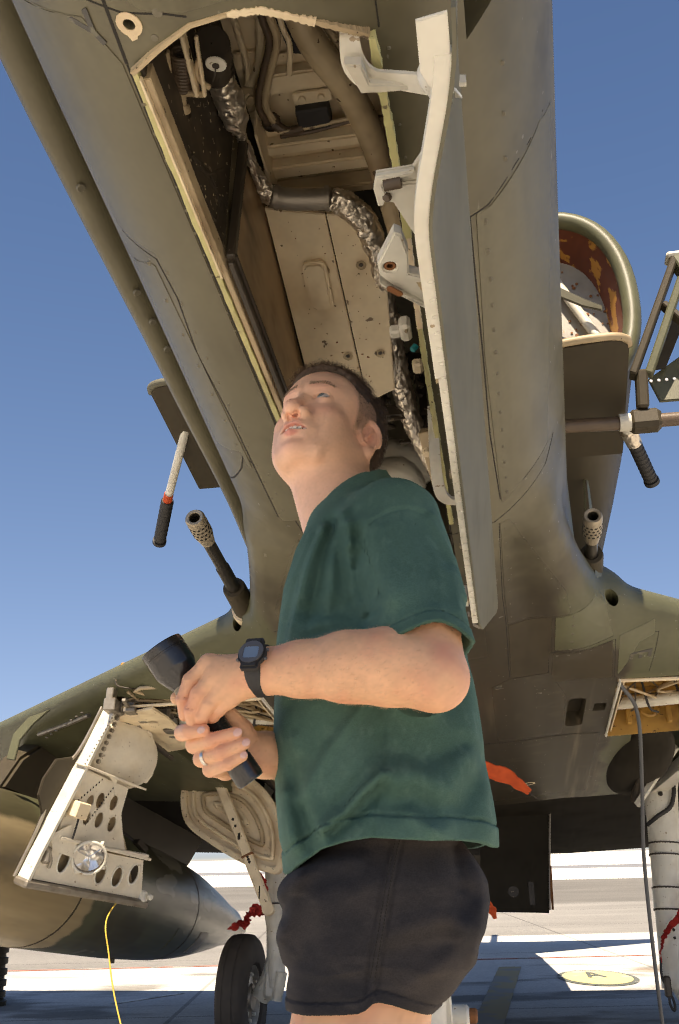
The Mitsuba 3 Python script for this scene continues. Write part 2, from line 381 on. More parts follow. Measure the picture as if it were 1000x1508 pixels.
mat('pale_text', (.34, .31, .25), rough=.6)
mat('teal_paint', (.02, .22, .24), rough=.5)

# ---------------------------------------------------------------- ground
def apron_color(p, n, uv):
    x, y = p.x, p.y
    g = fbm(x * 3, y * 3, 0., 4); f = noise(x * 70, y * 70); b = fbm(x * .35 + 4, y * .8, 2., 4)
    near = mix(mix((.48, .465, .43), (.56, .54, .50), g), mix((.38, .375, .355), (.46, .45, .42), g), smoothstep(4.6, 5.4, y + .6 * (b - .5)))  # paler unseen concrete near the camera, added to bounce light upwards
    tar = mix((.145, .140, .130), (.20, .195, .182), fbm(x * .5, y * 1.6, 5., 4))
    far = mix((.095, .092, .085), (.13, .125, .115), fbm(x * .12, y * .5, 5., 4))
    c = mix(near, tar, smoothstep(13.0, 13.2, y + .04 * (g - .5)))
    left = (1 - smoothstep(-.2, .6, x - .4)) * smoothstep(10.28, 10.36, y) 
    c = mix(c, tar, left)
    c = mix(c, far, smoothstep(20.5, 21.2, y))
    c = mix(c, (.46, .44, .40), smoothstep(38, 39, y + .08 * x))
    c = mix(c, (.135, .14, .15), smoothstep(64, 66, y + .25 * x) * (1 - smoothstep(78, 80, y + .25 * x)))
    # oil stains and tyre smears on the concrete
    st = smoothstep(.52, .72, fbm(x * 1.1 + 7, y * 2.6, 9., 4)) * (1 - smoothstep(9.6, 10.2, y))
    c = mix(c, (.11, .104, .092), st * .75)
    c = mix(c, (.23, .16, .10), smoothstep(.55, .75, fbm(x * 2.4 + 1, y * 2.4, 3., 3)) * smoothstep(2.2, 2.5, x) * (1 - smoothstep(9., 10., y)) * .7)
    jx, jy = dr.abs(x / 3.8 + .31 - dr.floor(x / 3.8 + .31) - .5), dr.abs(y / 3.8 + .12 - dr.floor(y / 3.8 + .12) - .5)
    joint = dr.maximum(smoothstep(.4945, .497, jx), smoothstep(.4945, .497, jy)) * (1 - smoothstep(20., 22., y))
    c = mix(c, c * .62, joint)
    tyre = smoothstep(.62, .70, noise(x * .22 + y * .05, y * .02, 4.)) * smoothstep(12., 14., y) * (1 - smoothstep(34., 38., y))
    c = mix(c, c * .7, tyre)
    return c * (.88 + .18 * f) * (.84 + .30 * b)
mat('apron', mikit.proc(apron_color), rough=.85, spec=.3)
g = 900.
gx = np.array([-g, -40, -12, -4, 0, 4, 12, 40, g]); gy = np.array([-g, -30, -6, 0, 6, 12, 24, 60, g])
gv = np.stack(np.meshgrid(gx, gy, indexing='ij'), -1).reshape(-1, 2)
add('ground', tm(np.c_[gv, gv[:, 0] * 0], grid_faces(9, 9)), 'apron', smooth=False, label='concrete and asphalt aircraft apron with oil stains', kind='structure')
def worn(c, bare, k, f=9.):
    return mikit.proc(lambda p, n, uv: mix(c, bare, smoothstep(k, k + .12, fbm(p.x * f, p.y * f, 1., 4))))
mat('red_line_paint', worn((.36, .13, .085), (.30, .27, .23), .50), rough=.8)
mat('faded_yellow_paint', worn((.30, .24, .13), (.23, .215, .185), .42, 5.), rough=.8)
mat('mark_yellow', worn((.44, .40, .20), (.36, .34, .28), .62), rough=.8)
mat('mark_dark', worn((.09, .10, .09), (.26, .25, .22), .62), rough=.8)
mat('mark_white', worn((.62, .60, .55), (.34, .33, .30), .5, 20.), rough=.8)
def sheet(poly, z, th=.002):
    m = trimesh.creation.extrude_polygon(poly if hasattr(poly, 'exterior') else sg.Polygon(poly), th, engine='earcut'); m.apply_translation((0, 0, z)); return m
add('painted_line', sheet([(-40, 10.25), (-5, 10.27), (40, 10.48), (40, 10.53), (-5, 10.315), (-40, 10.295)], .003), 'red_line_paint', False, label='thin faded red line painted across the apron behind the wheels', kind='structure')
add('painted_line', sheet([(.02, 3.0), (.2, 3.0), (1.53, 9.6), (1.33, 9.6)], .003), 'faded_yellow_paint', False, label='faded yellow stripe painted on the shaded concrete under the belly', kind='structure')
add('painted_line', sheet([(-1.75, 7.84), (-1.70, 7.82), (-1.28, 8.32), (-1.32, 8.34)], .003), 'mark_white', False, label='short white painted dash at the edge of the wing shadow', kind='structure')
CM = (1.985, 8.66)
ring = sg.Point(CM).buffer(.33, 48)
add('painted_circle', sheet(sa.scale(ring, .93, 1.62), .003), 'mark_dark', False, label='yellow ground marking circle with dark rim and letter A', kind='structure')
add('painted_circle__yellow_disc', sheet(sa.scale(sg.Point(CM).buffer(.285, 48), .93, 1.62), .0065), 'mark_yellow', False)
at = meshkit.text_mesh('A', .16, .002, bold=True); at.apply_scale((1, 2.3, 1)); b0 = at.bounds
at.apply_translation((CM[0] - (b0[0][0] + b0[1][0]) / 2, CM[1] - .02, .010))
add('painted_circle__letter', at, 'mark_dark', False)

# ---------------------------------------------------------------- airframe: fuselage and wings
air = surfnet(d_air, (-2.0, -4.25, -.14), (10.88, 4.25, 1.36), .02)
M = man(air)
BAY = [(.055, -.150), (.008, -.066), (.002, .02), (.03, .082), (.050, .122), (.062, .145), (1.80, .145), (1.80, -.150)]
def cut(poly, w0, w1):
    return m3.CrossSection([np.array(sg.polygon.orient(sg.Polygon(poly)).exterior.coords)[:-1]]).extrude(w1 - w0).translate((0, 0, w0))
M = M - cut(BAY, -.25, .475)
WB = lambda s: [(2.69, s * .635), (2.86, s * 1.30), (3.42, s * 1.38), (3.42, s * .645)]
for s in (-1, 1): M = M - cut(WB(s), -.2, .235)
M = M - cut([(3.42, .75), (3.42, 1.25), (4.75, 1.12), (4.75, .82)], -.2, .20) - cut([(3.42, -.95), (3.42, -1.25), (4.95, -1.22), (4.95, -.92)], -.2, .20)
M = M - cut(rrect(2.89, .472, 3.27, .54, .03).exterior.coords[:-1], -.2, .07) - cut([(2.97, .572), (2.97, .618), (3.07, .616), (3.07, .57)], -.2, .06)
M = M - cut([(-.25, .252), (-.25, .32), (.08, .315), (.128, .255)], -.2, .16)
for (hu, hv) in ((2.20, .592), (2.21, -.607)): M = M - m3.Manifold.cylinder(.6, .022, .022, 24).rotate((0, -90, 0)).translate((2.55, hv, .122))
M = M - m3.Manifold.cylinder(.3, .0072, .0072, 24).translate((.003, -.141, -.2))
FWDM, AFTM = M.trim_by_plane((-1, 0, 0), -4.72), M.trim_by_plane((1, 0, 0), 4.722)  # split so the rear parts can take the colour with painted-in shade
for s in (-1, 1):
    jet('wing', unman(FWDM.trim_by_plane((0, s, 0), .70)), 'airframe_paint', 42, label='starboard wing over the drop tank' if s < 0 else 'port wing over the right main wheel leg')
    jet('wing_flap', unman(AFTM.trim_by_plane((0, s, 0), .70)), 'dark_shade_paint', 42, label='rear underside of the far wing with its shade painted dark' if s < 0 else 'rear underside of the right wing with its shade painted dark')
jet('fuselage', unman(FWDM.trim_by_plane((0, 1, 0), -.70).trim_by_plane((0, -1, 0), -.70)), 'airframe_paint', 42)
jet('rear_fuselage', unman(AFTM.trim_by_plane((0, 1, 0), -.70).trim_by_plane((0, -1, 0), -.70)), 'dark_shade_paint', 42, label='rear fuselage behind the belly with its shade painted dark')

# skin panels: thin plates that follow the skin, with dark sealant round them, and their fasteners
seams, dots = [], []
def drape(poly, th, back=.003, edge=.05):
    m = trimesh.creation.extrude_polygon(poly, .001, engine='earcut')
    v, fc = trimesh.remesh.subdivide_to_size(m.vertices, m.faces, edge, max_iter=12)
    top = v[:, 2] > .0005
    w = surf_w(v[:, 0], v[:, 1])
    v = v.copy(); v[:, 2] = np.where(top, w + back, w - th)
    return tm(v, fc[:, ::-1])
def seam(line, width=.0028):
    ring = sg.LineString(line).buffer(width / 2, cap_style='flat', join_style='mitre')
    seams.append(drape(ring, .0004, .004, .03))
def panel(pts, m='panel_paint', th=.0012, r=.006, label=None, lines=True, width=.0026):
    """a skin panel; lines: True = sealed all round, or the stretches of its edge where the joint shows"""
    P = sg.Polygon(pts); P = P.buffer(-r).buffer(r, quad_segs=4)
    jet('fuselage__panel', drape(P.buffer(-.0014), th), m, 40, label)
    for l_ in ([list(P.exterior.coords)] if lines is True else lines): seam(l_, width)
def rivets(a, b, n, r=.0042, h=.0012, jit=.0):
    for t in np.linspace(0, 1, n):
        u, v = a[0] + (b[0] - a[0]) * t + rng.normal(0, jit + .0004), a[1] + (b[1] - a[1]) * t + rng.normal(0, jit + .0004)
        w = float(surf_w(u, v)); dots.append(disc((u, v, w + .001), (0, 0, -1), r * rng.uniform(.8, 1.15), h + .001, 8))
L2 = [(.430, -.325), (.445, -.266), (.539, -.260), (.703, -.277), (.911, -.269), (1.349, -.269)]
panel([(-.005, -.20), (.058, -.170), (1.30, -.170), (1.36, -.26), (1.345, -.266), (.911, -.266), (.703, -.274), (.539, -.257), (.43, -.262), (.42, -.33), (.0, -.33)], label='olive skin panel beside the nose wheel bay', lines=[L2, [(.06, -.1655), (.35, -.168), (.9, -.1685), (1.36, -.169)]])
panel([(.42, .252), (.425, .275), (.375, .36), (.40, .385), (1.28, .385), (1.31, .33), (1.37, .268), (.78, .251)], label='large riveted olive skin panel outboard of the open door', lines=[[(.372, .366), (.389, .318), (.421, .273), (.423, .243), (.546, .245), (.788, .249), (1.048, .252), (1.342, .266), (1.315, .33), (1.281, .385)]])
panel([(.46, -.275), (.50, -.335), (.80, -.35), (1.12, -.365), (1.06, -.29), (1.34, -.275), (.9, -.275)], lines=[])
panel([(-.55, -.19), (-.06, -.175), (-.014, -.12), (-.006, -.07), (-.02, .03), (0, .10), (-.02, .2), (-.55, .2)], label='forward belly panel ahead of the nose wheel bay', lines=[[(-.04, -.215), (-.012, -.145), (-.008, -.095), (-.001, -.068)]])
seam([(-.03, -.162), (.059, -.1655)], .0045)
panel([(.424, -.235), (.433, -.185), (.468, -.180), (.479, -.19), (.466, -.232)], r=.008, th=.0007, lines=[[(.424, -.234), (.433, -.183), (.468, -.178), (.478, -.187)], [(.478, -.187), (.466, -.231)]], width=.0012)
BR = [(2.10, .268), (2.54, .268), (2.545, .395), (2.36, .395), (2.36, .40), (2.10, .40)]
panel(BR, 'earth_paint', r=.008, lines=[[(2.1, .263), (2.533, .263), (2.545, .395), (2.351, .392)]], width=.003)
panel([(1.46, .262), (1.46, .285), (1.95, .44), (2.09, .455), (2.09, .268), (1.9, .262)], 'airframe_paint', lines=[[(1.457, .26), (1.911, .257), (2.09, .263)]], width=.002)
panel([(2.37, .405), (2.37, .600), (2.66, .615), (2.66, .405)], 'earth_paint', lines=[[(2.36, .400), (2.37, .605)], [(2.37, .608), (2.67, .622)]], width=.002)
panel([(2.55, .268), (2.55, .400), (2.85, .465), (3.36, .465), (3.36, .20), (2.62, .20)], 'airframe_paint', lines=[])
panel([(3.40, .05), (3.40, .62), (4.55, .62), (4.6, .05)], 'airframe_paint', label='brown belly panel with pale dried fluid streaks', lines=[[(3.383, .1), (3.39, .62)]], width=.004)
panel([(2.36, .62), (2.36, .74), (2.42, .74), (2.44, .69), (2.66, .63)], 'green_paint', r=.004, lines=[[(2.362, .626), (2.42, .753), (2.66, .74)]], width=.002)
panel([(2.10, .47), (2.11, .56), (2.34, .60), (2.34, .41), (2.10, .41)], 'green_paint', lines=[[(2.35, .41), (2.345, .60)]], width=.002)
panel([(1.46, -.25), (1.46, -.23), (2.3, -.22), (2.3, -.40), (1.95, -.42)], 'airframe_paint', lines=[[(1.45, -.24), (2.3, -.21)]], width=.002)
panel([(1.85, -.20), (1.85, .2), (2.3, .2), (2.3, -.2)], 'airframe_paint', lines=[])
panel([(2.32, -.60), (2.32, -.2), (2.66, -.2), (2.66, -.62)], 'earth_paint', lines=[[(2.31, -.2), (2.31, -.6)]], width=.002)
rivets((.45, .264), (1.32, .279), 14, .0062); rivets((.47, -.252), (1.32, -.258), 12, .0050); rivets((.47, -.287), (1.03, -.287), 7, .005)
rivets((1.12, -.235), (1.38, -.25), 4); rivets((1.5, .30), (2.05, .45), 9); rivets((1.5, .272), (2.05, .278), 8); rivets((2.12, .462), (2.34, .462), 5, .006)
rivets((2.39, .42), (2.39, .60), 6); rivets((2.56, .28), (2.84, .45), 6); rivets((-.04, .11), (-.04, .19), 3, .006); rivets((.03, .20), (.10, .23), 2, .006)
rivets((-.01, -.10), (.022, -.115), 2, .006); rivets((-.5, -.17), (-.08, -.155), 7); rivets((3.43, .12), (3.43, .6), 9); rivets((1.5, -.2), (2.25, -.2), 8); rivets((.2, .30), (.36, .30), 3)
rivets((.09, .16), (1.3, .16), 22, .0026); rivets((.12, -.166), (1.3, -.18), 26, .0026)
seam([(1.40, -.42), (1.15, -.31), (1.07, -.285), (1.13, -.245), (1.42, -.215), (1.44, .25), (1.36, .38), (1.29, .40)])
seam([(2.09, -.6), (2.09, .2)], .002); seam([(3.385, -.6), (3.385, .05)], .003); seam([(-.15, .155), (.058, .152)], .002)
jet('fuselage__sealant_seam', cat(seams), 'dark_seam', False, kind='stuff')
jet('fuselage__fastener', cat(dots), 'fastener_metal', False, kind='stuff')
# worn letters and the drain ring on the skin
def decal(txt, at, ex, ey, h, m, th=.0006):
    t = meshkit.text_mesh(txt, h, .001, bold=True); q = np.array(t.vertices) - [*(t.bounds.mean(0)[:2]), 0]
    uv = np.asarray(at) + q[:, :1] * np.asarray(ex) + q[:, 1:2] * np.asarray(ey)
    v, f = trimesh.remesh.subdivide_to_size(np.c_[uv, q[:, 2]], t.faces, .02, max_iter=8)
    w = surf_w(v[:, 0], v[:, 1])
    g = tm(np.c_[v[:, :2], np.where(v[:, 2] > .0004, w - .0012 - th, w + .001)], f[:, ::-1])
    return g
mat('worn_letter_paint', worn((.062, .058, .048), (.13, .12, .08), .55, 60.), rough=.5)
jet('fuselage__letter', decal('Y', (.012, -.195), nrm((-.5, .85)), nrm((-.85, -.5)), .042, 'x'), 'worn_letter_paint', False, label='dark worn letter Y on the skin')
jet('fuselage__letter', decal('E', (.035, .222), (1, 0), (0, 1), .014, 'x'), 'worn_letter_paint', False, label='small dark letter E at the head of the open door')
jet('fuselage__letter', decal('EL', (.005, .208), (1, 0), (0, 1), .014, 'x'), 'worn_letter_paint', False)
jet('fuselage__letter', decal('E', (2.52, .70), (1, -.05), (.05, 1), .07, 'x'), 'worn_letter_paint', False, label='dark letter E ahead of the main wheel bay')
jet('fuselage__letter', decal('B', (2.62, .225), (.1, 1), (-1, .1), .03, 'x'), 'worn_letter_paint', False)
q = sg.Point(0, 0).buffer(.0160, 16).difference(sg.Point(0, 0).buffer(.0075, 12)).union(sg.Polygon([(.008, -.010), (.022, -.004), (.019, .004), (.011, .007)]).difference(sg.Point(0, 0).buffer(.0075)))
jet('fuselage__drain_ring', drape(sa.translate(q, .003, -.141), .0016, .002, .02), 'cream_paint', False, label='white chipped ring round a dark drain hole')
jet('fuselage__drain_ring', drape(sa.translate(sg.Point(0, 0).buffer(.030, 20).difference(sg.Point(0, 0).buffer(.022, 20)), 4.25, .33), .0022, .002, .02), 'cream_paint', False, label='thin pale ring under the belly')

# tail, out of the picture but casting its shadow
jet('tail_fin', plate([(7.6, 1.0), (9.6, 2.7), (10.4, 2.7), (10.5, .9)], (0, -.04, 0), (1, 0, 0), (0, 0, 1), .08, .01), 'airframe_paint', 30)
jet('tailplane', plate([(8.9, -.2), (10.35, -1.7), (10.8, -1.7), (10.55, .0), (10.8, 1.7), (10.35, 1.7), (8.9, .2)], (0, 0, 1.0), (1, 0, 0), (0, 1, 0), .07, .01), 'airframe_paint', 30)
jet('wing__fence', plate([(3.0, .1), (3.3, .3), (5.0, .42), (5.0, .25)], (0, 2.9, 0), (1, 0, 0), (0, 0, 1), .012), 'airframe_paint', 30)

# ---------------------------------------------------------------- nose wheel bay
def uv_plate(poly, w, th, b=.0015): return plate(poly, (0, 0, w), (1, 0, 0), (0, 1, 0), th, b)       # lies flat, thickness upwards
def uw_plate(poly, v, th, b=.0015): return plate(poly, (0, v + th, 0), (1, 0, 0), (0, 0, 1), th, b)     # stands along the axis, from v to v + th
def roof_w(u): return .37 - .3 * (u - .5)
RN = nrm((-.3, 0, -1)); RX = nrm((1, 0, -.3))
def on_roof(poly, th, lift=0., b=.0015):
    """polygon in (u, v) lying under the sloping roof, its lower face lift below the roof plane"""
    k = math.sqrt(1.09); P = poly if hasattr(poly, 'exterior') else sg.Polygon(poly)
    return plate(sa.affine_transform(P, [k, 0, 0, 1, 0, 0]), np.array([0, 0, .52]) + RN * (lift + th), RX, (0, 1, 0), th, b)
B = 'nose_gear_bay'
jet(B + '__upper_skin', uv_plate([(.0, -.145), (.66, -.145), (.66, .14), (.0, .14)], .452, .012), 'cream_paint')
jet(B + '__roof_panel', on_roof([(.622, -.136), (.648, -.0255), (1.098, -.0115), (1.112, -.128)], .012, .004, .002), 'cream_paint', label='large cream roof panel with a raised blister')
jet(B + '__roof_panel', on_roof([(.649, -.0225), (.652, .018), (.668, .045), (.70, .066), (.755, .076), (.83, .070), (1.065, .054), (1.092, -.0085)], .012, .004, .002), 'cream_paint', label='narrow cream roof panel with a cut away corner')
bl = cat(plate(sa.affine_transform(rrect(.735, -.088, .842, -.040, .016), [1.044, 0, 0, 1, 0, 0]), np.array([0, 0, .52]) + RN * .034, RX, (0, 1, 0), .020, .006))
jet(B + '__blister', bl, 'cream_paint', 50)
for (u, v) in ((.761, -.046), (.759, .027), (.965, -.033), (.966, .036)):
    c = np.array([u, v, roof_w(u)]) + RN * .0160
    k = jet(B + '__roof_fastener', cat(lathe([(0, .0065), (.0015, .0095), (.003, .0105), (.0012, .0060), (.0008, .0001)], c, RN, 18)), 'old_cream_paint', 40)
    jet(B + '__roof_fastener', disc(c + RN * .0008, RN, .0045, .002, 10), 'grimy_dark', 40)
specks = [disc(np.array([u, v, roof_w(u)]) + RN * .0158, RN, r, .0008, 7) for u, v, r in
          [(rng.uniform(.92, 1.06), rng.uniform(-.11, .03), rng.uniform(.0010, .0028)) for _ in range(26)] + [(rng.uniform(.63, .95), rng.uniform(-.12, .06), rng.uniform(.0006, .0016)) for _ in range(40)]]
jet(B + '__paint_speck', cat(specks), 'rust', False, kind='stuff')
# side walls and aft end
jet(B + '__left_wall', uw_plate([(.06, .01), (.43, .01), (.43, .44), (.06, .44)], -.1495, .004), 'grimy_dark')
jet(B + '__wall_plank', plate([(.455, .025), (.60, .02), (1.12, .03), (1.12, .24), (1.06, .212), (.62, .344), (.50, .30), (.452, .16)], (0, -.139, 0), (1, 0, 0), (0, 0, 1), .008, .002), 'brown_wall', label='brown streaked panel along the inner wall of the bay')
jet(B + '__wall_plank', plate([(1.125, .02), (1.5, .02), (1.5, .20), (1.125, .235)], (0, -.138, 0), (1, 0, 0), (0, 0, 1), .008, .002), 'brown_wall')
jet(B + '__dark_strut', cat(bar((.436, -.128, .30), (.418, -.130, .015), .016, .014), bar((.452, -.129, .28), (.430, -.131, .02), .006, .01)), 'grimy_dark')
jet(B + '__dark_strut', cat(bar((.418, -.130, .012), (1.25, -.131, .010), .010, .016), tube([(.42, -.124, .022), (.8, -.124, .018), (1.3, -.125, .018)], .004, 8)), 'grimy_dark')
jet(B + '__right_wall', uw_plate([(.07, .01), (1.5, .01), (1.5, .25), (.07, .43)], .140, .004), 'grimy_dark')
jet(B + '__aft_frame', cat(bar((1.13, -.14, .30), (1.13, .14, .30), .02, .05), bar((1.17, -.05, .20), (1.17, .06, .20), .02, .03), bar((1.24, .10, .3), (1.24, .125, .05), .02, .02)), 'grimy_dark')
cl = []
for i in range(46):
    c = np.array([rng.uniform(1.14, 1.4), rng.uniform(-.12, .125), rng.uniform(.22, .42)])
    s_ = rng.uniform(.006, .03, 3)
    cl.append(box(c, s_ * (1, 1, 1.4), .002) if i % 3 else tube([c, c + rng.normal(0, .05, 3), c + rng.normal(0, .09, 3)], rng.uniform(.003, .008), 7, 4))
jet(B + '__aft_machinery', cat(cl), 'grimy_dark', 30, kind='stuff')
# cross beams, rib, pipes
def hat(u, v0, v1, w, h=.02, du=.016):
    return cat(uv_plate([(u - du, v0), (u + du, v0), (u + du, v1), (u - du, v1)], w, h, .004), uv_plate([(u - du * 2, v0), (u + du * 2, v0), (u + du * 2, v1), (u - du * 2, v1)], w + h, .003))
jet(B + '__cross_beam', hat(.553, -.128, .10, .392, .03, .012), 'cream_paint', 30)
jet(B + '__cross_beam', hat(.600, -.134, .095, .384, .03, .014), 'cream_paint', 30)
jet(B + '__cross_beam', hat(.428, -.10, .06, .412, .028, .020), 'cream_paint', 30)
jet(B + '__cross_beam', hat(.640, -.138, .13, .362, .04, .010), 'old_cream_paint', 30)
jet(B + '__curved_rib', tube([(.20, -.075, .437), (.30, -.074, .436), (.385, -.093, .434), (.425, -.118, .43), (.46, -.135, .42)], .008, 8, 5), 'cream_paint', True)
jet(B + '__curved_rib', tube([(.22, -.125, .437), (.32, -.118, .436), (.40, -.119, .434), (.45, -.133, .43)], .006, 8, 5), 'cream_paint', True)
jet(B + '__stiffener', uv_plate([(.375, -.138), (.378, -.095), (.405, -.10), (.41, -.138)], .440, .012, .002), 'cream_paint', 30)
jet(B + '__stiffener', uv_plate([(.50, -.139), (.50, -.112), (.54, -.110), (.54, -.139)], .425, .02, .002), 'cream_paint', 30)
jet(B + '__side_web', plate([(.47, .345), (.62, .345), (.63, .43), (.46, .44)], (0, -.116, 0), (1, 0, 0), (0, 0, 1), .004), 'cream_paint', 30)
jet(B + '__wall_patch', cat(uv_plate([(.43, -.137), (.43, -.118), (.46, -.112), (.475, -.137)], .418, .008), disc((.452, -.125, .418), (0, 0, -1), .008, .005, 12)), 'old_cream_paint', 30)
for dv, m in ((-.006, 'brown_rod'), (.007, 'old_cream_paint')):
    jet(B + '__pipe', tube([(.20, -.052 + dv, .41), (.282, -.058 + dv, .40), (.333, -.056 + dv, .398), (.394, -.083 + dv, .396), (.447, -.103 + dv, .395), (.496, -.098 + dv, .40)], .0065, 9, 5), m, True)
jet(B + '__pipe_elbow', cat(lathe([(0, .012), (.01, .017), (.02, .017), (.024, .010)], (.492, -.098, .392), (.4, 0, 1), 16), tube([(.497, -.095, .40), (.512, -.070, .392), (.508, -.04, .392)], .009, 9, 4)), 'brown_rod', 40)
for k, (u0, u1) in enumerate(((.508, .497), (.518, .503))):
    jet(B + '__pipe', tube([(u0, -.085, .388), (u0 - .001, -.02, .39), (u1, .07, .39), (u1 - .003, .12, .385)], .0038, 8, 4), 'brown_rod' if k else 'old_cream_paint', True)
jet(B + '__pipe_clamp', cat(box((.500, .068, .385), (.035, .010, .014), .002), box((.500, .055, .385), (.035, .004, .010), .001)), 'dull_metal')
jet(B + '__hose', tube([(.17, -.02, .40), (.27, .000, .372), (.328, .018, .360), (.392, .050, .352), (.466, .074, .350), (.543, .088, .345), (.62, .098, .33), (.72, .11, .30)], [.02, .0235, .0245, .0245, .0245, .024, .0235, .022], 18, 5), 'old_cream_paint', True, label='thick cream hose running diagonally under the roof')
jet(B + '__thin_tube', tube([(.22, .035, .39), (.294, .036, .385), (.335, .050, .38), (.372, .066, .376), (.42, .09, .37)], .007, 8, 4), 'old_cream_paint', True)
jet(B + '__thin_tube', tube([(.24, -.035, .41), (.31, -.036, .405), (.345, -.030, .40), (.40, -.043, .398)], .005, 8, 4), 'cream_paint', True)
jet(B + '__black_box', box((.492, -.018, .405), (.045, .060, .035), .003), 'black_rubber', 30, label='flat black box under the cross beam')
jet(B + '__latch_plate', cat(uv_plate(rrect(.445, -.048, .470, .020, .004), .405, .006, .001), *[disc((.457, v, .405), (0, 0, -1), .0065, .006, 10) for v in (-.032, .002)]), 'cream_paint', 30)
pl = jet(B + '__placard', plate([(.30, -.052), (.385, -.040), (.40, .020), (.33, .010), (.30, -.01)], (0, 0, .434), (1, 0, 0), (0, 1, 0), .003), 'black_rubber', False, label='small black placard with rows of pale lettering')
jet(B + '__placard__text_row', cat([box((.318 + .008 * k, -.020 + .004 * k + j * .0085 + rng.uniform(-.001, .001), .4335), (.0026, rng.uniform(.003, .0072), .0006)) for k in range(8) for j in range(-2, 4 - (k < 2))]), 'pale_text', False, kind='stuff')
# foil lagged ducts
def crinkle(m, a, s, seed):
    v = np.array(m.vertices); n = np.array(m.vertex_normals)
    return tm(v + n * (a * (2 * np.abs(meshkit.fbm(v * s, 3, seed) - .5) * 2 - .6))[:, None], m.faces)
def duct(pts, r, sm=10, n=26): return tube(pts, r, n, sm)
jet(B + '__foil_hose', crinkle(duct([(.275, -.118, .262), (.297, -.122, .26), (.34, -.122, .265), (.37, -.124, .27), (.40, -.128, .285)], [.019, .0225, .024, .022, .014], 14, 40), .0045, 60, 1), 'foil', 60, label='silver foil wrapped hose at the front of the bay')
jet(B + '__foil_hose', crinkle(duct([(.39, -.129, .285), (.44, -.128, .295), (.50, -.126, .30), (.55, -.122, .305), (.575, -.113, .305)], [.011, .010, .010, .015, .021], 14, 30), .005, 90, 2), 'foil', 60)
jet(B + '__duct_elbow', tube([(.572, -.114, .302), (.586, -.085, .302), (.594, -.045, .302), (.598, -.004, .302)], [.021, .0205, .020, .020], 24, 6), 'dull_metal', True, label='short dark bare metal duct between two foil hoses')
for c, d in (((.578, -.104, .302), (.2, .95, 0)), ((.597, -.012, .302), (.1, 1, 0))):
    jet(B + '__hose_clamp', lathe([(-.004, .0205), (-.004, .0235), (.004, .0235), (.004, .0205)], c, d, 24), 'dull_metal', 30)
jet(B + '__duct_bracket', on_roof([(.590, -.10), (.60, -.012), (.632, -.008), (.632, -.105)], .006, .006), 'old_cream_paint', 30)
jet(B + '__foil_hose', crinkle(duct([(.598, -.006, .302), (.612, .018, .30), (.655, .046, .298), (.70, .056, .296), (.738, .060, .292)], [.021, .024, .026, .025, .022], 16, 44), .005, 55, 3), 'foil', 60, label='crumpled foil hose bending round the roof panel')
jet(B + '__foil_hose', crinkle(duct([(.735, .060, .292), (.77, .062, .285), (.81, .061, .28), (.87, .060, .272), (.92, .060, .262)], [.021, .0225, .021, .022, .024], 14, 44), .0045, 60, 4), 'foil', 60)
jet(B + '__foil_hose', crinkle(duct([(.915, .060, .262), (1.0, .060, .245), (1.12, .066, .225), (1.2, .074, .205), (1.29, .092, .18), (1.36, .112, .15)], [.0245, .0245, .0245, .024, .021, .016], 16, 44), .0035, 70, 5), 'foil', 60, label='long foil lagged pipe running aft beside the bay roof')
jet(B + '__tape_band', lathe([(-.012, .0255), (-.012, .0275), (.012, .0275), (.012, .0255)], (.925, .060, .260), (1, 0, -.18), 30), 'cream_paint', 30)
# spring, canister and links at the front left corner
jet(B + '__spring', helix((.130, -.128, .125), (.186, -.143, .125), .0125, .0028, 11), 'brown_rod', True, label='coil spring on the door linkage')
jet(B + '__spring_arm', cat(bar((.105, -.118, .13), (.192, -.122, .115), .006, .024), bar((.120, -.104, .14), (.196, -.112, .112), .005, .012)), 'cream_paint', 30)
jet(B + '__spring_arm', cat(bar((.188, -.150, .118), (.192, -.112, .112), .008, .008), bar((.186, -.143, .125), (.212, -.148, .108), .009, .012), disc((.205, -.147, .112), (1, 0, -.5), .009, .012)), 'old_cream_paint', 30)
jet(B + '__spring_arm', cat(bar((.122, -.143, .12), (.205, -.160, .10), .006, .014), bar((.140, -.155, .10), (.215, -.172, .06), .012, .010), bar((.128, -.165, .075), (.19, -.170, .055), .02, .01)), 'old_cream_paint', 30)
jet(B + '__canister', lathe([(0, .001), (0, .024), (.004, .026), (.05, .026), (.054, .022), (.11, .022), (.11, .001)], (.150, -.092, .16), (.8, -.2, .5), 26), 'grimy_dark', 35, label='black canister behind the white disc')
jet(B + '__white_disc', cat(lathe([(0, .0001), (0, .0145), (.0025, .0150), (.003, .0001)], (.166, -.089, .135), (-.25, .1, .95), 26)), 'white_paint', 30, label='round white disc with a torn centre')
jet(B + '__white_disc__stud', cat(disc((.166, -.089, .1345), (.25, -.1, -.95), .005, .003, 8), tube([(.166, -.089, .134), (.176, -.093, .128), (.188, -.10, .13)], .0012, 6)), 'grimy_dark', 30)
jet(B + '__curved_bracket', tube([(.150, -.108, .13), (.165, -.116, .125), (.180, -.112, .122), (.190, -.104, .122)], .0045, 8, 5), 'old_cream_paint', True)
jet(B + '__duct_collar', cat(*[lathe([(k * .008, .020), (k * .008 + .001, .0225), (k * .008 + .005, .0225), (k * .008 + .007, .020)], (.245, -.117, .262), (1, -.1, 0), 26) for k in range(4)], lathe([(-.03, .016), (.036, .02)], (.245, -.117, .262), (1, -.1, 0), 26)), 'grimy_dark', 35)
jet(B + '__actuator', cat(tube([(.225, -.155, .115), (.30, -.166, .10), (.345, -.170, .08)], [.013, .015, .008], 12, 3), box((.262, -.158, .098), (.03, .016, .02), .004)), 'grimy_dark', 40)
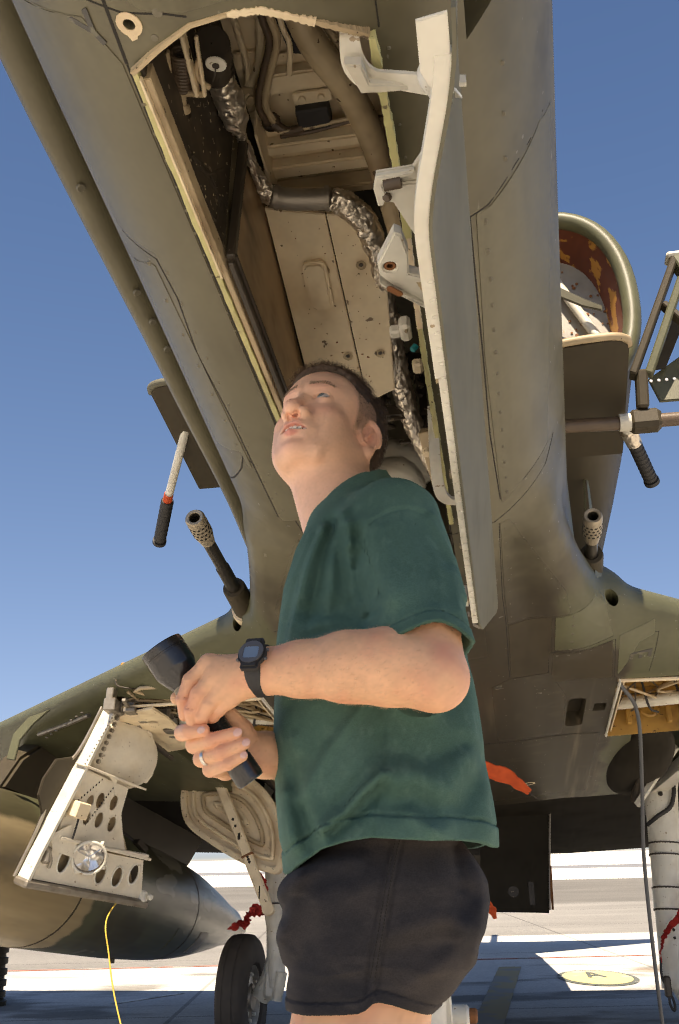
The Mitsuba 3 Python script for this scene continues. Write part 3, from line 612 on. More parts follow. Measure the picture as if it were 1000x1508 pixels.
jet(B + '__bottle', lathe([(0, .001), (0, .009), (.03, .010), (.036, .006), (.05, .006), (.052, .001)], (.292, -.155, .055), (.9, -.12, -.1), 14), 'white_paint', 40, label='small white bottle fitting on the bay wall')
jet(B + '__bottle__cap', disc((.343, -.162, .049), (.9, -.12, -.1), .0072, .012, 12), 'red_cloth', 30, label='red cap of the bottle fitting')
jet(B + '__wire', cat([tube([(rng.uniform(.18, .3), -.15, rng.uniform(.02, .1)), (rng.uniform(.25, .38), -.145, rng.uniform(.03, .12)), (rng.uniform(.35, .43), -.147, rng.uniform(.02, .2))], .0026, 6, 5) for _ in range(4)]), 'grimy_dark', True, kind='stuff')
jet(B + '__spray', cat([disc((rng.uniform(.2, .44), -.1453, rng.uniform(.02, .4)), (0, 1, 0), rng.uniform(.0008, .0025), .0006, 6) for _ in range(90)]), 'old_cream_paint', False, kind='stuff')
# sills
def sill(pts, w0, width, h, m, base='sill', label=None, jag=.0):
    p = np.array(pts, float); t = np.gradient(p, axis=0); t /= np.linalg.norm(t, axis=1, keepdims=True); nn = np.c_[-t[:, 1], t[:, 0]]
    if jag: p = np.array([[np.interp(s, np.linspace(0, 1, len(p)), p[:, k]) for k in (0, 1)] for s in np.linspace(0, 1, 90)]); t = np.gradient(p, axis=0); t /= np.linalg.norm(t, axis=1, keepdims=True); nn = np.c_[-t[:, 1], t[:, 0]]
    wd = width / 2 * (1 + jag * (meshkit.noise(np.c_[np.arange(len(p)) * .45, np.zeros((len(p), 2))], 3) - .5))[:, None]
    return jet(B + '__' + base, uv_plate(max(getattr(sg.Polygon(np.vstack([p + nn * wd, (p - nn * wd)[::-1]])).buffer(0), 'geoms', [sg.Polygon(np.vstack([p + nn * wd, (p - nn * wd)[::-1]])).buffer(0)]), key=lambda g_: g_.area), w0, h, .0012 if not jag else 0), m, 30, label)
sill([(.062, -.155), (.30, -.1570), (.55, -.1560), (.85, -.1555), (1.34, -.1555)], .001, .0085, .02, 'zinc_primer', label='yellow green primed sill along the left of the bay', jag=.5)
sill([(.075, -.1440), (.30, -.1460), (.85, -.1445), (1.30, -.1435)], .005, .0095, .03, 'old_cream_paint', label='cream sill strip on the inner edge of the bay')
sill([(.060, .143), (.20, .147), (.40, .149)], -.004, .010, .02, 'zinc_primer', jag=.5)
sill([(.40, .1485), (.62, .1455)], -.002, .009, .02, 'cream_paint', jag=.4)
sill([(.62, .1455), (.90, .146), (1.36, .148)], -.004, .009, .02, 'zinc_primer', label='yellow green primed sill along the right of the bay', jag=.45)
rim = [(.062, -.158), (.035, -.115), (.010, -.068), (.003, -.02), (.004, .02), (.030, .080), (.050, .122), (.058, .14)]
sill(rim[:4], -.0015, .0065, .012, 'old_cream_paint', 'rim'); sill(rim[3:6], -.0015, .0085, .012, 'cream_paint', 'rim', 'cream rim with peeling paint across the front of the bay', jag=.8); sill(rim[5:], -.0015, .0065, .012, 'old_cream_paint', 'rim', jag=.6)
sill([(.07, -.150), (.2, -.150), (.44, -.150)], -.004, .003, .01, 'cream_paint', 'rim', jag=.6)
jet(B + '__latch_loop', tube([(1.02, -.118, .02), (1.03, -.112, .018), (1.045, -.112, .018), (1.05, -.120, .02), (1.035, -.124, .02)], .002, 6, 4), 'dull_metal', True)
jet(B + '__small_fitting', cat(box((.655, .118, .03), (.045, .02, .03), .006), box((.66, .10, .03), (.02, .02, .02), .004)), 'white_paint', 30)
jet(B + '__small_fitting', disc((.72, .13, .04), (0, -.6, -.8), .006, .012, 14), 'teal_paint', 30, label='small teal fitting on the right bay wall')
jet(B + '__small_fitting', box((.775, .128, .035), (.03, .02, .02), .005), 'cream_paint', 30)
jet(B + '__small_fitting', uv_plate(rrect(1.06, .108, 1.085, .145, .010), .02, .012, .002), 'cream_paint', 30)
jet(B + '__small_fitting', bar((1.10, .115, .10), (1.20, .135, .02), .03, .03), 'old_cream_paint', 30)

# ---------------------------------------------------------------- nose wheel door, open on the left of the bay
D = 'nose_gear_door'
def door_v(u, w):
    f = smooth01((.10 - u) / .26); return .243 + .016 * f + (.043 - .025 * f) * np.clip((w + .02) / .28, -1.2, .3)
def smooth01(t): t = np.clip(t, 0, 1); return t * t * (3 - 2 * t)
def door_sheet(poly, th, off, edge=.035):
    """polygon in (u, w) bent to the door's curve, th thick, its inner face off to the left of the door's surface"""
    P = poly if hasattr(poly, 'exterior') else sg.Polygon(poly)
    m = trimesh.creation.extrude_polygon(P, .001, engine='earcut'); v, f = trimesh.remesh.subdivide_to_size(m.vertices, m.faces, edge, max_iter=10)
    top = v[:, 2] > .0005
    return tm(np.c_[v[:, 0], door_v(v[:, 0], v[:, 1]) - off + np.where(top, 0, -th), v[:, 1]], f[:, ::-1])
DO = [(.06, -.022), (-.02, -.10), (-.12, -.20), (-.168, -.265), (-.168, -.29), (-.14, -.30), (1.20, -.30), (1.27, -.293), (1.36, -.27), (1.80, -.06), (1.84, -.03), (1.80, -.022)]
jet(D + '__skin', door_sheet(DO, .004, 0.), 'door_grey_paint', 40, label='grey outer skin of the open door')
def flange(u0, u1, w, d, h, m, n=30, base='__edge_flange', label=None):
    u = np.linspace(u0, u1, n); V, F = [], []
    for s in u:
        v = door_v(s, w); V += [(s, v - .004, w), (s, v - .004 - d, w), (s, v - .004 - d, w + h), (s, v - .004, w + h)]
    F = grid_faces(n, 4, True); V = np.array(V)
    return jet(D + base, tm(V, np.vstack([F, [[0, 1, 2], [0, 2, 3]], [[4 * n - 4, 4 * n - 2, 4 * n - 3], [4 * n - 4, 4 * n - 1, 4 * n - 2]]])), m, 30, label)
flange(-.13, .35, -.298, .0155, .012, 'white_paint'); flange(.352, 1.245, -.298, .0115, .012, 'white_paint')
flange(.20, 1.4, -.16, .018, .02, 'old_cream_paint', base='__stiffener'); flange(.06, 1.75, -.04, .014, .014, 'old_cream_paint', base='__stiffener')
for u in (.36, .62, .88, 1.14): jet(D + '__rib', door_sheet([(u, -.29), (u + .012, -.29), (u + .012, -.05), (u, -.05)], .016, .005), 'old_cream_paint', 30)
hd = [disc((u, float(door_v(u, -.292)) - .0190, -.291), (0, -1, .0), .0028, .0012, 8) for u in np.linspace(-.05, .34, 14)] + [lathe([(0, .0028), (.0006, .0032), (.001, .002), (.0008, .0001)], (u, float(door_v(u, -.298)) - .009, -.298), (0, 0, -1), 10) for u in np.linspace(.16, 1.2, 34)]
jet(D + '__rivet', cat(hd), 'white_paint', 40, kind='stuff')
fv = float(door_v(-.06, -.2))
jet(D + '__roller_boss', cat(tube([(-.02, fv - .012, -.225), (-.06, fv - .018, -.245), (-.085, fv - .020, -.262), (-.11, fv - .012, -.275)], [.008, .014, .015, .007], 16, 5)), 'white_paint', True, label='rounded white boss at the front of the door')
fi = jet(D + '__front_flange', plate([(-.170, .036), (-.166, .009), (-.115, .008), (-.092, .018), (-.088, .036)], (0, float(door_v(-.1, -.3)) - .037, -.2975), (1, 0, 0), (0, 1, 0), .004, .001), 'white_paint', 30)
jet(D + '__tail_bracket', cat(box((1.16, float(door_v(1.1, -.28)) - .03, -.27), (.05, .022, .03), .004), box((1.19, float(door_v(1.1, -.28)) - .045, -.24), (.03, .014, .03), .006)), 'white_paint', 30)
jet(D + '__tail_bracket', cat(bar((1.27, float(door_v(1.27, -.29)) - .012, -.285), (1.42, float(door_v(1.42, -.25)) - .012, -.235), .01, .02), bar((1.26, float(door_v(1.27, -.29)) - .022, -.27), (1.36, float(door_v(1.36, -.25)) - .022, -.235), .008, .012)), 'dull_metal', 30)
# arms that carry it
def strap(pts, width, th, n=6):
    p = smooth_path(pts, n); w2 = np.broadcast_to(np.asarray(width, float), (len(pts),)); w2 = np.interp(np.linspace(0, len(pts) - 1, len(p)), np.arange(len(pts)), w2) / 2
    t = np.gradient(p[:, :2], axis=0); t /= np.linalg.norm(t, axis=1, keepdims=True) + 1e-9; nn = np.c_[-t[:, 1], t[:, 0], 0 * t[:, 0]]
    V = np.stack([p + nn * w2[:, None], p - nn * w2[:, None], p - nn * w2[:, None] + (0, 0, th), p + nn * w2[:, None] + (0, 0, th)], 1).reshape(-1, 3); m = len(p)
    return tm(V, np.vstack([grid_faces(m, 4, True), [[0, 1, 2], [0, 2, 3]], [[4 * m - 4, 4 * m - 2, 4 * m - 3], [4 * m - 4, 4 * m - 1, 4 * m - 2]]]))
jet(D + '__hinge_arm', strap([(.030, .120, .04), (.058, .116, .0), (.086, .118, -.014), (.104, .136, -.022), (.106, .168, -.028), (.100, .205, -.05), (.085, .232, -.075)], [.020, .024, .030, .031, .025, .032, .045], .006), 'white_paint', 40, label='curved white hinge arm with a rust stain at the front')
jet(D + '__hinge_arm', cat(uv_plate([(.068, .108), (.072, .128), (.10, .134), (.118, .25), (.124, .25), (.112, .122)], -.033, .018, .002)), 'white_paint', 40)
jet(D + '__rust_patch', disc((.082, .117, -.0155), (0, 0, -1), .009, .0006, 12), 'rust', False, label='rust stain in the bend of the front hinge arm')
jet(D + '__hinge_fitting', cat(uv_plate([(.176, .130), (.174, .176), (.140, .200), (.155, .206), (.196, .196), (.196, .130)], -.100, .006, .0015), uv_plate([(.176, .130), (.174, .178), (.180, .178), (.190, .136), (.212, .140), (.226, .132), (.226, .126), (.196, .124)], -.108, .010, .002),
    uv_plate([(.196, .132), (.224, .134), (.228, .146), (.246, .152), (.332, .181), (.345, .206), (.200, .206), (.196, .176)], -.104, .022, .003)), 'white_paint', 30, label='white hinge fitting bolted to the door edge')
jet(D + '__hinge_fitting__pivot_bolt', cat(tube([(.190, .138, -.108), (.188, .160, -.108)], .0085, 12), disc((.212, .140, -.105), (0, -.3, -1), .006, .006, 10)), 'brown_rod', 40)
jet(D + '__hinge_fitting__web', cat(bar((.196, .186, -.09), (.118, .214, -.10), .018, .02), uv_plate([(.120, .204), (.196, .178), (.208, .20), (.15, .225)], -.092, .01, .002)), 'white_paint', 30)
jet(D + '__hinge_fitting', cat(plate(sg.Polygon([(.300, .138), (.306, .147), (.345, .153), (.386, .150), (.402, .178), (.470, .190), (.470, .180), (.405, .122), (.384, .108), (.360, .107)]).difference(sg.Point(.367, .124).buffer(.0095)), (0, 0, -.085), (1, 0, 0), (0, 1, 0), .020, .0025),
    plate([(.392, .106), (.398, .108), (.476, .182), (.470, .190)], (0, 0, -.094), (1, 0, 0), (0, 1, 0), .03, .003)), 'white_paint', 30, label='white hinge arm with a round hole, aft of the bolted fitting')
jet(D + '__hinge_fitting__bush', lathe([(0, .0045), (.0, .0085), (.012, .0085), (.012, .0045)], (.367, .124, -.083), (0, 0, 1), 16), 'rust', 40)
jet(D + '__hinge_fitting__rust_slot', plate(rrect(-.014, -.005, .014, .005, .0045), (.408, .126, -.096), nrm((.68, .62, 0)), nrm((-.62, .68, 0)), .002), 'rust', False)
jet(D + '__hinge_fitting__recess', uv_plate([(.405, .158), (.445, .170), (.455, .180), (.407, .176)], -.0855, .002, 0), 'old_cream_paint', False)
jet(D + '__hinge_arm', strap([(.93, .142, .04), (1.00, .138, -.03), (1.09, .138, -.055), (1.13, .150, -.062), (1.137, .175, -.066), (1.135, .205, -.07)], [.02, .022, .024, .026, .024, .024], .008), 'white_paint', 40, label='small white hinge arm near the aft end of the door')
for (u, v) in ((.262, .196), (.318, .197)): jet(D + '__door_bolt', lathe([(0, .0075), (.0015, .007), (.0022, .004), (.0016, .0001)], (u, v, -.104), (0, 0, -1), 14), 'dull_metal', 40)

# ---------------------------------------------------------------- nose wheel leg
N = 'nose_gear'
jet(N + '__leg', tube([(1.56, 0, .24), (1.70, 0, -.35), (1.86, .0, -.95), (1.93, .0, -1.22)], [.062, .055, .050, .040], 22, 4), 'white_paint', True)
jet(N + '__trunnion', cat(tube([(1.50, -.10, .265), (1.50, .0, .27), (1.50, .050, .245), (1.51, .075, .20)], [.05, .056, .052, .03], 20, 4), tube([(1.48, -.09, .205), (1.48, .02, .21), (1.49, .07, .165)], [.045, .05, .02], 18, 4)), 'white_paint', True, label='rounded white trunnion casting behind the neck')
jet(N + '__drag_brace', bar((1.72, .0, -.42), (2.25, .0, .02), .04, .03), 'white_paint', 30)
def wheel(prefix, c, ax, R, wd, rim):
    c, ax = np.asarray(c, float), nrm(ax); h = wd / 2
    jet(prefix + '__tyre', lathe([(-h * .75, rim), (-h * .97, rim * 1.12), (-h, R * .80), (-h * .9, R * .93), (-h * .66, R * .985), (-h * .4, R * .995), (-h * .38, R * .985), (-h * .3, R * .985), (-h * .28, R), (h * .28, R), (h * .3, R * .985), (h * .38, R * .985), (h * .4, R * .995), (h * .66, R * .985), (h * .9, R * .93), (h, R * .80), (h * .97, rim * 1.12), (h * .75, rim)], c, ax, 56), 'tyre_rubber', 40)
    jet(prefix + '__hub', cat(lathe([(-h * .8, rim * .4), (-h * .62, rim * .45), (-h * .5, rim * .75), (-h * .78, rim * .95), (-h * .8, rim * 1.06), (h * .8, rim * 1.06), (h * .78, rim * .95), (h * .5, rim * .75), (h * .62, rim * .45), (h * .8, rim * .4), (h * .8, .001)], c, ax, 40), lathe([(-h * .8, .001), (-h * .8, rim * .4)], c, ax, 20)), 'dull_metal', 30)
    x, y, _ = frame_of(ax)
    for k in range(8):
        a = k * math.pi / 4; e = math.cos(a) * x + math.sin(a) * y
        for s in (-1, 1): jet(prefix + '__hub__bolt', disc(c + ax * s * h * .5 + e * rim * .72, ax * s, rim * .07, .018, 6), 'white_paint', 30)
wheel(N + '__wheel', (2.02, 0, -1.39), (0, 1, 0), .225, .14, .12)
jet(N + '__fork', cat(bar((1.93, 0, -1.2), (1.95, .0, -1.1), .2, .06), bar((1.94, .095, -1.15), (2.03, .095, -1.40), .03, .05), bar((1.94, -.095, -1.15), (2.03, -.095, -1.40), .03, .05)), 'white_paint', 30)
jet(N + '__torque_link', cat(bar((2.00, -.006, -.96), (2.16, -.006, -1.10), .016, .04), bar((2.00, .040, -.96), (2.16, .040, -1.10), .016, .04), disc((2.10, -.03, -1.03), (0, 1, 0), .026, .12, 16)), 'white_paint', 30, label='white rust stained torque link behind the thigh')
jet(N + '__torque_link__pin', disc((2.10, .08, -1.03), (0, 1, 0), .018, .03, 12), 'rust', 30); jet(N + '__torque_link__rusty_web', bar((2.06, .0, -1.0), (2.14, .0, -1.09), .01, .025), 'rust', 30)

# ---------------------------------------------------------------- refuelling probe, guns, plates beside the cockpit, intakes
jet('refuelling_probe', tube([(-1.9, -.33, .46), (-.6, -.415, .41), (.2, -.462, .38), (.556, -.480, .38), (1.0, -.492, .38), (1.33, -.505, .38), (1.8, -.52, .378), (2.15, -.54, .36), (2.6, -.56, .33)], [.03, .036, .0375, .036, .0345, .033, .031, .027, .02], 24, 6), 'panel_paint', True, label='long olive refuelling probe tube along the fuselage side')
for (u, s) in ((.53, 1), (.83, 1), (.93, 1), (1.03, 1)): jet('refuelling_probe__clamp', disc((u, -.470, .342), (0, .5, -.8), .009, .005, 10), 'fastener_metal', 30)
def gun(v, w, u0, u1, lean):
    a, b = np.array([u0, v, w]), np.array([u1, v + lean, w - .03]); d = nrm(b - a)
    G = jet('gun', lathe([(.13, .0185), (.30, .0185), (.305, .0215), (np.linalg.norm(b - a) + .2, .0225)], a, d, 22), 'gun_steel', 35)
    G = G.replace('jet_aircraft__', '')
    body = lathe([(0, .0145), (-.003, .017), (-.004, .024), (.004, .0285), (.085, .0285), (.12, .0225), (.135, .021), (.135, .0186)], a, d, 30)
    jet(G + '__muzzle_brake', body, 'muzzle_metal', 35)
    jet(G + '__bore', lathe([(-.002, .0148), (.05, .014), (.05, .0001)], a, d, 20), 'dark_seam', 35)
    x, y, _ = frame_of(d); hs = []
    for r_ in range(4):
        for k in range(14):
            t = (k + .5 * (r_ % 2)) * 2 * math.pi / 14; e = math.cos(t) * x + math.sin(t) * y
            hs.append(disc(a + d * (.028 + .017 * r_) + e * .0278, e, .0045, .0012, 8))
    jet(G + '__vent_hole', cat(hs), 'dark_seam', False, kind='stuff')
    e0 = np.linalg.norm(b - a)
    jet(G + '__sleeve', lathe([(e0 - .16, .021), (e0 - .16, .034), (e0 - .15, .037), (e0 + .04, .039), (e0 + .04, .02)], a, d, 26), 'earth_paint', 35)
    jet(G + '__collar', lathe([(e0 + .0, .039), (e0 + .0, .047), (e0 + .02, .049), (e0 + .05, .047)], a, d, 26), 'cream_paint', 35)
gun(-.570, .197, 1.60, 2.20, -.010); gun(.530, .240, 1.86, 2.24, .010)
for s, vo in ((-1, .635), (1, .615)):
    P = [(1.335, .40), (1.318, vo - .05), (1.325, vo - .02), (1.345, vo), (1.885, vo + .028), (1.885, .44)]
    k = jet('step_plate', uv_plate([(u, s * v) for u, v in P], .45, .020, .004), 'earth_paint', 30, label='flat olive plate under the right intake' if s > 0 else 'flat olive plate sticking out behind the probe')
    jet('step_plate__front_lip', tube([(1.332, s * .42, .462), (1.320, s * .5, .462), (1.320, s * (vo - .04), .462), (1.335, s * (vo - .008), .462), (1.36, s * (vo - .0), .462)], 0.0105, 12, 4), 'old_cream_paint' if s > 0 else 'door_grey_paint', True)
def grip(name_, rod, pts, rr, tape=None, label=None):
    k = jet(name_, tube(rod, rr, 14), 'white_paint', True, label).replace('jet_aircraft__', '')
    a, b = np.asarray(pts[0], float), np.asarray(pts[1], float); L = np.linalg.norm(b - a); prof = [(0, .001), (0, .017)]
    n = 9
    for i in range(n): prof += [(L * (i + .15) / n, .0195), (L * (i + .55) / n, .0200), (L * (i + .75) / n, .0172), (L * (i + .98) / n, .0172)]
    jet(k + '__rubber_grip', lathe(prof + [(L, .022), (L + .012, .022), (L + .016, .012), (L + .016, .001)], a, b - a, 22), 'black_rubber', 35)
    if tape: jet(k + '__tape', lathe(tape, a, b - a, 18), 'orange_cloth' if rr < .014 else 'foil', 35)
grip('grip_handle', [(1.55, -.600, .46), (1.79, -.728, .362)], [(1.785, -.7255, .364), (1.955, -.805, .318)], .0125, [(-.03, .0128), (-.03, .0142), (.0, .0142)], 'white rod with a ribbed black grip below the left plate')
grip('grip_handle', [(1.64, .622, .40), (1.70, .648, .385)], [(1.715, .652, .38), (1.84, .702, .332)], .015, [(-.06, .016), (-.05, .024), (-.02, .022), (-.002, .021)], 'black grip wrapped in pale tape beside the right plate')

def loop_at(u, grow=0., s=1):
    """outline of the intake at station u: half a D against the fuselage side"""
    t = np.linspace(0, 1, 25); b = float(fus_b(u)) - .02
    tw = smooth01((u - 1.6) / 2.4)
    out, top, bot = .242 * (1 - .72 * tw) + grow + .02, 1.16 - .10 * tw + grow * .7, .485 + .06 * tw - grow * .7
    a = np.pi * (t - .5); c, mid, hh = b, (top + bot) / 2, (top - bot) / 2
    return np.c_[np.full(25, u), s * (c + out * np.sign(np.cos(a)) * np.abs(np.cos(a)) ** .75), mid + hh * np.sign(np.sin(a)) * np.abs(np.sin(a)) ** .9]
for s in (1, -1):
    us = [1.62, 1.8, 2.0, 2.3, 2.6, 3.0, 3.4, 3.9, 4.2]
    V = np.array([loop_at(u, .0, s) for u in us])
    k = jet('air_intake__cowl', tm(V.reshape(-1, 3), grid_faces(len(us), 25)), 'earth_paint', True, label='olive cowl of the intake on the right' if s > 0 else 'olive cowl of the far intake')
    jet('air_intake__lip', tube(loop_at(1.62, -.014, s), .026, 14), 'green_paint', True, label='rounded olive intake lip' if s > 0 else None)
    if s > 0:
        us = [1.615, 1.67, 1.72, 1.77]; gr = [-.03, -.050, -.060, -.066]
        V = np.array([loop_at(u, g_, s) for u, g_ in zip(us, gr)])
        jet('air_intake__duct_lining', tm(V.reshape(-1, 3), grid_faces(len(us), 25)), 'intake_paint', True, label='peeling red and yellow paint inside the intake')
        P = loop_at(1.765, -.060, s); jet('air_intake__inner_cover', tm(np.vstack([P, P.mean(0)]), [[i, i + 1, 25] for i in range(24)] + [[24, 0, 25]]), 'cover_paint', False, label='pale grey blanking cover inside the intake')
        jet('air_intake__prop_rod', tube([(1.735, .50, 1.00), (1.735, .63, .70)], .015, 12), 'white_paint', True)
        jet('air_intake__splitter_arm', plate([(0, 0), (.10, -.022), (.155, -.030), (.160, -.045), (.10, -.046), (0, -.030)], (1.66, .485, .93), nrm((.05, 1, -.42)), nrm((-.3, .42, 1)), .012, .003), 'door_grey_paint', 30)
        c0 = np.array([1.92, .585, 1.01])
        jet('air_intake__cover_dirt', cat([disc((1.762, .52 + .12 * rng.random(), .72 + .36 * rng.random()), (-1, 0, 0), rng.uniform(.002, .006), .001, 7) for _ in range(40)]), 'rust', False, kind='stuff')

# ---------------------------------------------------------------- wings: bays, slat parts
for s in (-1, 1):
    Bk = 'main_gear_bay'
    L_ = jet(Bk + '__gold_lining', uv_plate([(2.70, s * .64), (2.87, s * 1.30), (3.41, s * 1.37), (3.41, s * .65)], .20, .02), 'gold_primer', 30)
    jet(Bk + '__gold_lining', plate([(s * .65, .0), (s * 1.35, .03), (s * 1.35, .2), (s * .65, .2)], (3.412, 0, 0), (0, 1, 0), (0, 0, 1), .006), 'gold_primer', 30, label='gold primed rear wall of the right wheel bay' if s > 0 else 'gold primed rear wall of the left wheel bay')
    jet(Bk + '__side_strip', uw_plate([(2.69, .0), (3.42, -.002), (3.42, .012), (2.69, .016)], s * .640, .006 * s if s > 0 else .006), 'white_paint', 30)
    jet(Bk + '__side_frame', plate(sg.Polygon([(2.70, .02), (3.40, .016), (3.40, .15), (2.70, .15)]).difference(sg.MultiPoint([(2.78 + .11 * k, .08) for k in range(6)]).buffer(.028)), (0, s * .665, 0), (1, 0, 0), (0, 0, 1), .005), 'cream_paint', 30)
    for k in range(4):
        v = s * (.74 + .16 * k); jet(Bk + '__stiffener', cat(box((3.385, v, .115), (.03, .02, .15), .003), box((3.05, v, .19), (.6, .018, .022), .003)), 'gold_primer', 30)
    for k in range(3): jet(Bk + '__access_cap', lathe([(0, .001), (.004, .026), (.008, .034), (.004, .040), (.0, .042)], (3.404, s * (.83 + .16 * k), .11), (-1, 0, 0), 22), 'gold_primer', 40)
    jet(Bk + '__tube', tube([(3.30, s * .66, .10), (3.2, s * .9, .085), (3.1, s * 1.34, .085)], .024, 16, 3), 'white_paint', True, label='white tube crossing the right wheel bay' if s > 0 else None)
    for k in range(4): jet(Bk + '__tube_clamp', tube([(3.16 + .03 * k, s * (.78 + .13 * k), .16), (3.20, s * (.80 + .13 * k), .055), (3.26, s * (.84 + .13 * k), .05)], .005, 8, 3), 'black_rubber', True)
    pipes = [tube([(2.75 + rng.uniform(0, .6), s * (.66 + .6 * rng.random()), .05 + .12 * rng.random()) for _ in range(4)], rng.uniform(.004, .009), 8, 4) for _ in range(13 if s < 0 else 3)]
    jet(Bk + '__pipe', cat(pipes), 'old_cream_paint', True, kind='stuff')
    jet(Bk + '__wire', cat([tube([(2.72 + rng.uniform(0, .6), s * (.66 + .6 * rng.random()), .04 + .12 * rng.random()) for _ in range(4)], .003, 6, 5) for _ in range(12 if s < 0 else 7)]), 'grimy_dark', True, kind='stuff')
    jet(Bk + '__rim', cat(bar((2.70, s * .64, .012), (2.865, s * 1.28, .055), .016, .010), bar((3.425, s * .64, .010), (3.425, s * 1.36, .050), .014, .010)), 'cream_paint', 30)
# clutter at the outboard end of the far (starboard) bay
fr = sg.Polygon([(2.88, -1.27), (2.80, -1.10), (2.95, -1.085), (3.30, -1.10), (3.42, -1.16), (3.46, -1.26), (3.36, -1.30), (3.1, -1.22), (2.95, -1.30)])
jet('main_gear_bay__torn_frame', uv_plate(fr.difference(sg.MultiPoint([(2.85, -1.2), (2.98, -1.16), (3.1, -1.14), (3.22, -1.15)]).buffer(.022)), .022, .012, .002), 'cream_paint', 30, label='riveted cream frame at the edge of the far wheel bay')
jet('main_gear_bay__linkage', cat([box((2.78 + .6 * rng.random(), -1.28 + .16 * rng.random(), .03 + .07 * rng.random()), rng.uniform(.015, .06, 3), .003) for _ in range(26)] + [bar((2.75, -1.2, .05), (3.35, -1.28, .0), .016, .012)]), 'dull_metal', 30, kind='stuff')
jet('main_gear_bay__door_link', tube([(2.9, -1.30, .05), (3.1, -1.24, .0), (3.4, -1.22, -.02)], .012, 10, 4), 'grimy_dark', True)
q = np.array([(3.06, -1.651, 0.121), (3.06, -1.744, 0.09), (3.06, -1.8, 0.021), (3.06, -1.813, -0.081), (3.06, -1.776, -0.088), (3.06, -1.766, -0.004), (3.06, -1.716, 0.063)])
o_, ex_, ey_ = q[3], nrm(q[0] - q[3]), None
n_ = nrm(np.cross(q[0] - q[3], q[1] - q[3])); ey_ = np.cross(n_, ex_)
jet('slat_track', plate([((p - o_) @ ex_, (p - o_) @ ey_) for p in q], o_ - n_ * .006, ex_, ey_, .012, .002), 'green_paint', 30, label='dark curved slat track hooking out of the far wing')
jet('slat_track', cat(tube([(3.05, -1.47, .085), (3.18, -1.62, .09), (3.36, -1.84, .10)], .010, 8), *[disc((2.98 + .05 * k, -1.47 - .045 * k, .078), (0, 0, -1), .007, .004, 8) for k in range(8)]), 'dull_metal', 30)

# ---------------------------------------------------------------- far main wheel door with its landing light
G = 'main_gear_door'
go, gx_, gy_ = np.array([2.8, -1.512, -.585]), np.array([.933, .358, -.031]), np.array([-.084, .302, .95]); 
gi = -np.array([.349, -.884, .311])          # towards the fuselage
def gp(x, y, d=0.): return go + gx_ * x + gy_ * y + gi * (d - .055)
def gplate(poly, d, th, b=.0015):
    """plate parallel to the door, its inboard face d inboard of the door's skin"""
    m = plate(poly, go, gx_, gy_, th, b); zz = np.cross(gx_, gy_); v = np.array(m.vertices)
    h = (v - go) @ zz; v = v - np.outer(h, zz) + np.outer(d - .055 - th + (h if zz @ gi > 0 else th - h), gi)
    return tm(v, m.faces)
out = [(-.005, -.012), (.646, -.005), (.578, .164), (.492, .169), (.41, .21), (.355, .30), (.346, .369), (.40, .43), (.474, .458), (.451, .567), (.387, .623), (.283, .644), (.10, .63), (.05, .45), (-.03, .42), (-.056, .34), (-.05, .28), (.0, .22)]
jet(G + '__skin', gplate(out, 0, .012, .003), 'earth_paint', 30)
holes = [(.164, .31, .023), (.213, .325, .026), (.287, .33, .026), (.177, .249, .022), (.242, .254, .026), (.316, .252, .026)]
web = sg.Polygon([(.06, .16), (.44, .17), (.405, .215), (.35, .30), (.34, .40), (.08, .42)])
for x, y, r in holes: web = web.difference(sa.scale(sg.Point(x, y).buffer(r, 10), .8, 1.15))
jet(G + '__web', gplate(web, .045, .005), 'pale_paint', 30, label='cream web with six lightening holes')
web2 = sg.Polygon([(.02, .0), (.62, .004), (.555, .150), (.30, .145), (.02, .17)])
for x, y in ((.135, .085), (.344, .066), (.437, .067), (.525, .090)): web2 = web2.difference(sa.scale(sg.Point(x, y).buffer(.034, 12), .75, 1.1 if x > .2 else 1.3))
jet(G + '__web', gplate(web2, .052, .005), 'pale_paint', 30, label='lower cream web with a row of lightening holes')
for x, y in ((.135, .085), (.344, .066), (.437, .067), (.525, .090)):
    jet(G + '__hole_rim', tube([gp(x + .0285 * math.cos(a), y + .040 * math.sin(a) * (1 if x > .2 else 1.2), .053) for a in np.linspace(0, 2 * np.pi, 25)], .004, 7), 'white_paint', True)
for x, y, r in holes: jet(G + '__hole_rim', tube([gp(x + r * .84 * math.cos(a), y + r * 1.2 * math.sin(a), .046) for a in np.linspace(0, 2 * np.pi, 21)], .002, 6), 'pale_paint', True)
jet(G + '__holes_backing', gplate([(.03, .02), (.6, .02), (.5, .15), (.36, .3), (.34, .41), (.08, .41)], .015, .003), 'old_cream_paint', 30)
dv = surfnet(lambda p: smax(s_ell(p, (.285, .515, .0), (.20, .135, .06)), -p[:, 2] - .0, .01), (.05, .34, -.03), (.51, .69, .10), .008)
jet(G + '__wheel_dome', tm(np.array([gp(*v) for v in dv.vertices]), dv.faces), 'pale_paint', True, label='cream domed wheel cover at the top of the door')
jet(G + '__dome_flange', gplate(sg.Polygon([(.09, .40), (.46, .44), (.48, .48), (.455, .57), (.39, .635), (.28, .655), (.12, .64)]).difference(sa.scale(sg.Point(.285, .515).buffer(1, 24), .175, .125)), .016, .008), 'pale_paint', 30)
fe = np.array([(-.012, -.012), (.004, .10), (.030, .24), (.048, .34), (.066, .44), (.082, .55), (.098, .655)])
dl = np.array([.0, .0, -.012, -.035, -.020, .0, .0]); tt_ = np.linspace(0, 6, 31)
fx, fy, fd_ = np.interp(tt_, range(7), fe[:, 0]), np.interp(tt_, range(7), fe[:, 1]), PchipInterpolator(range(7), dl)(tt_)
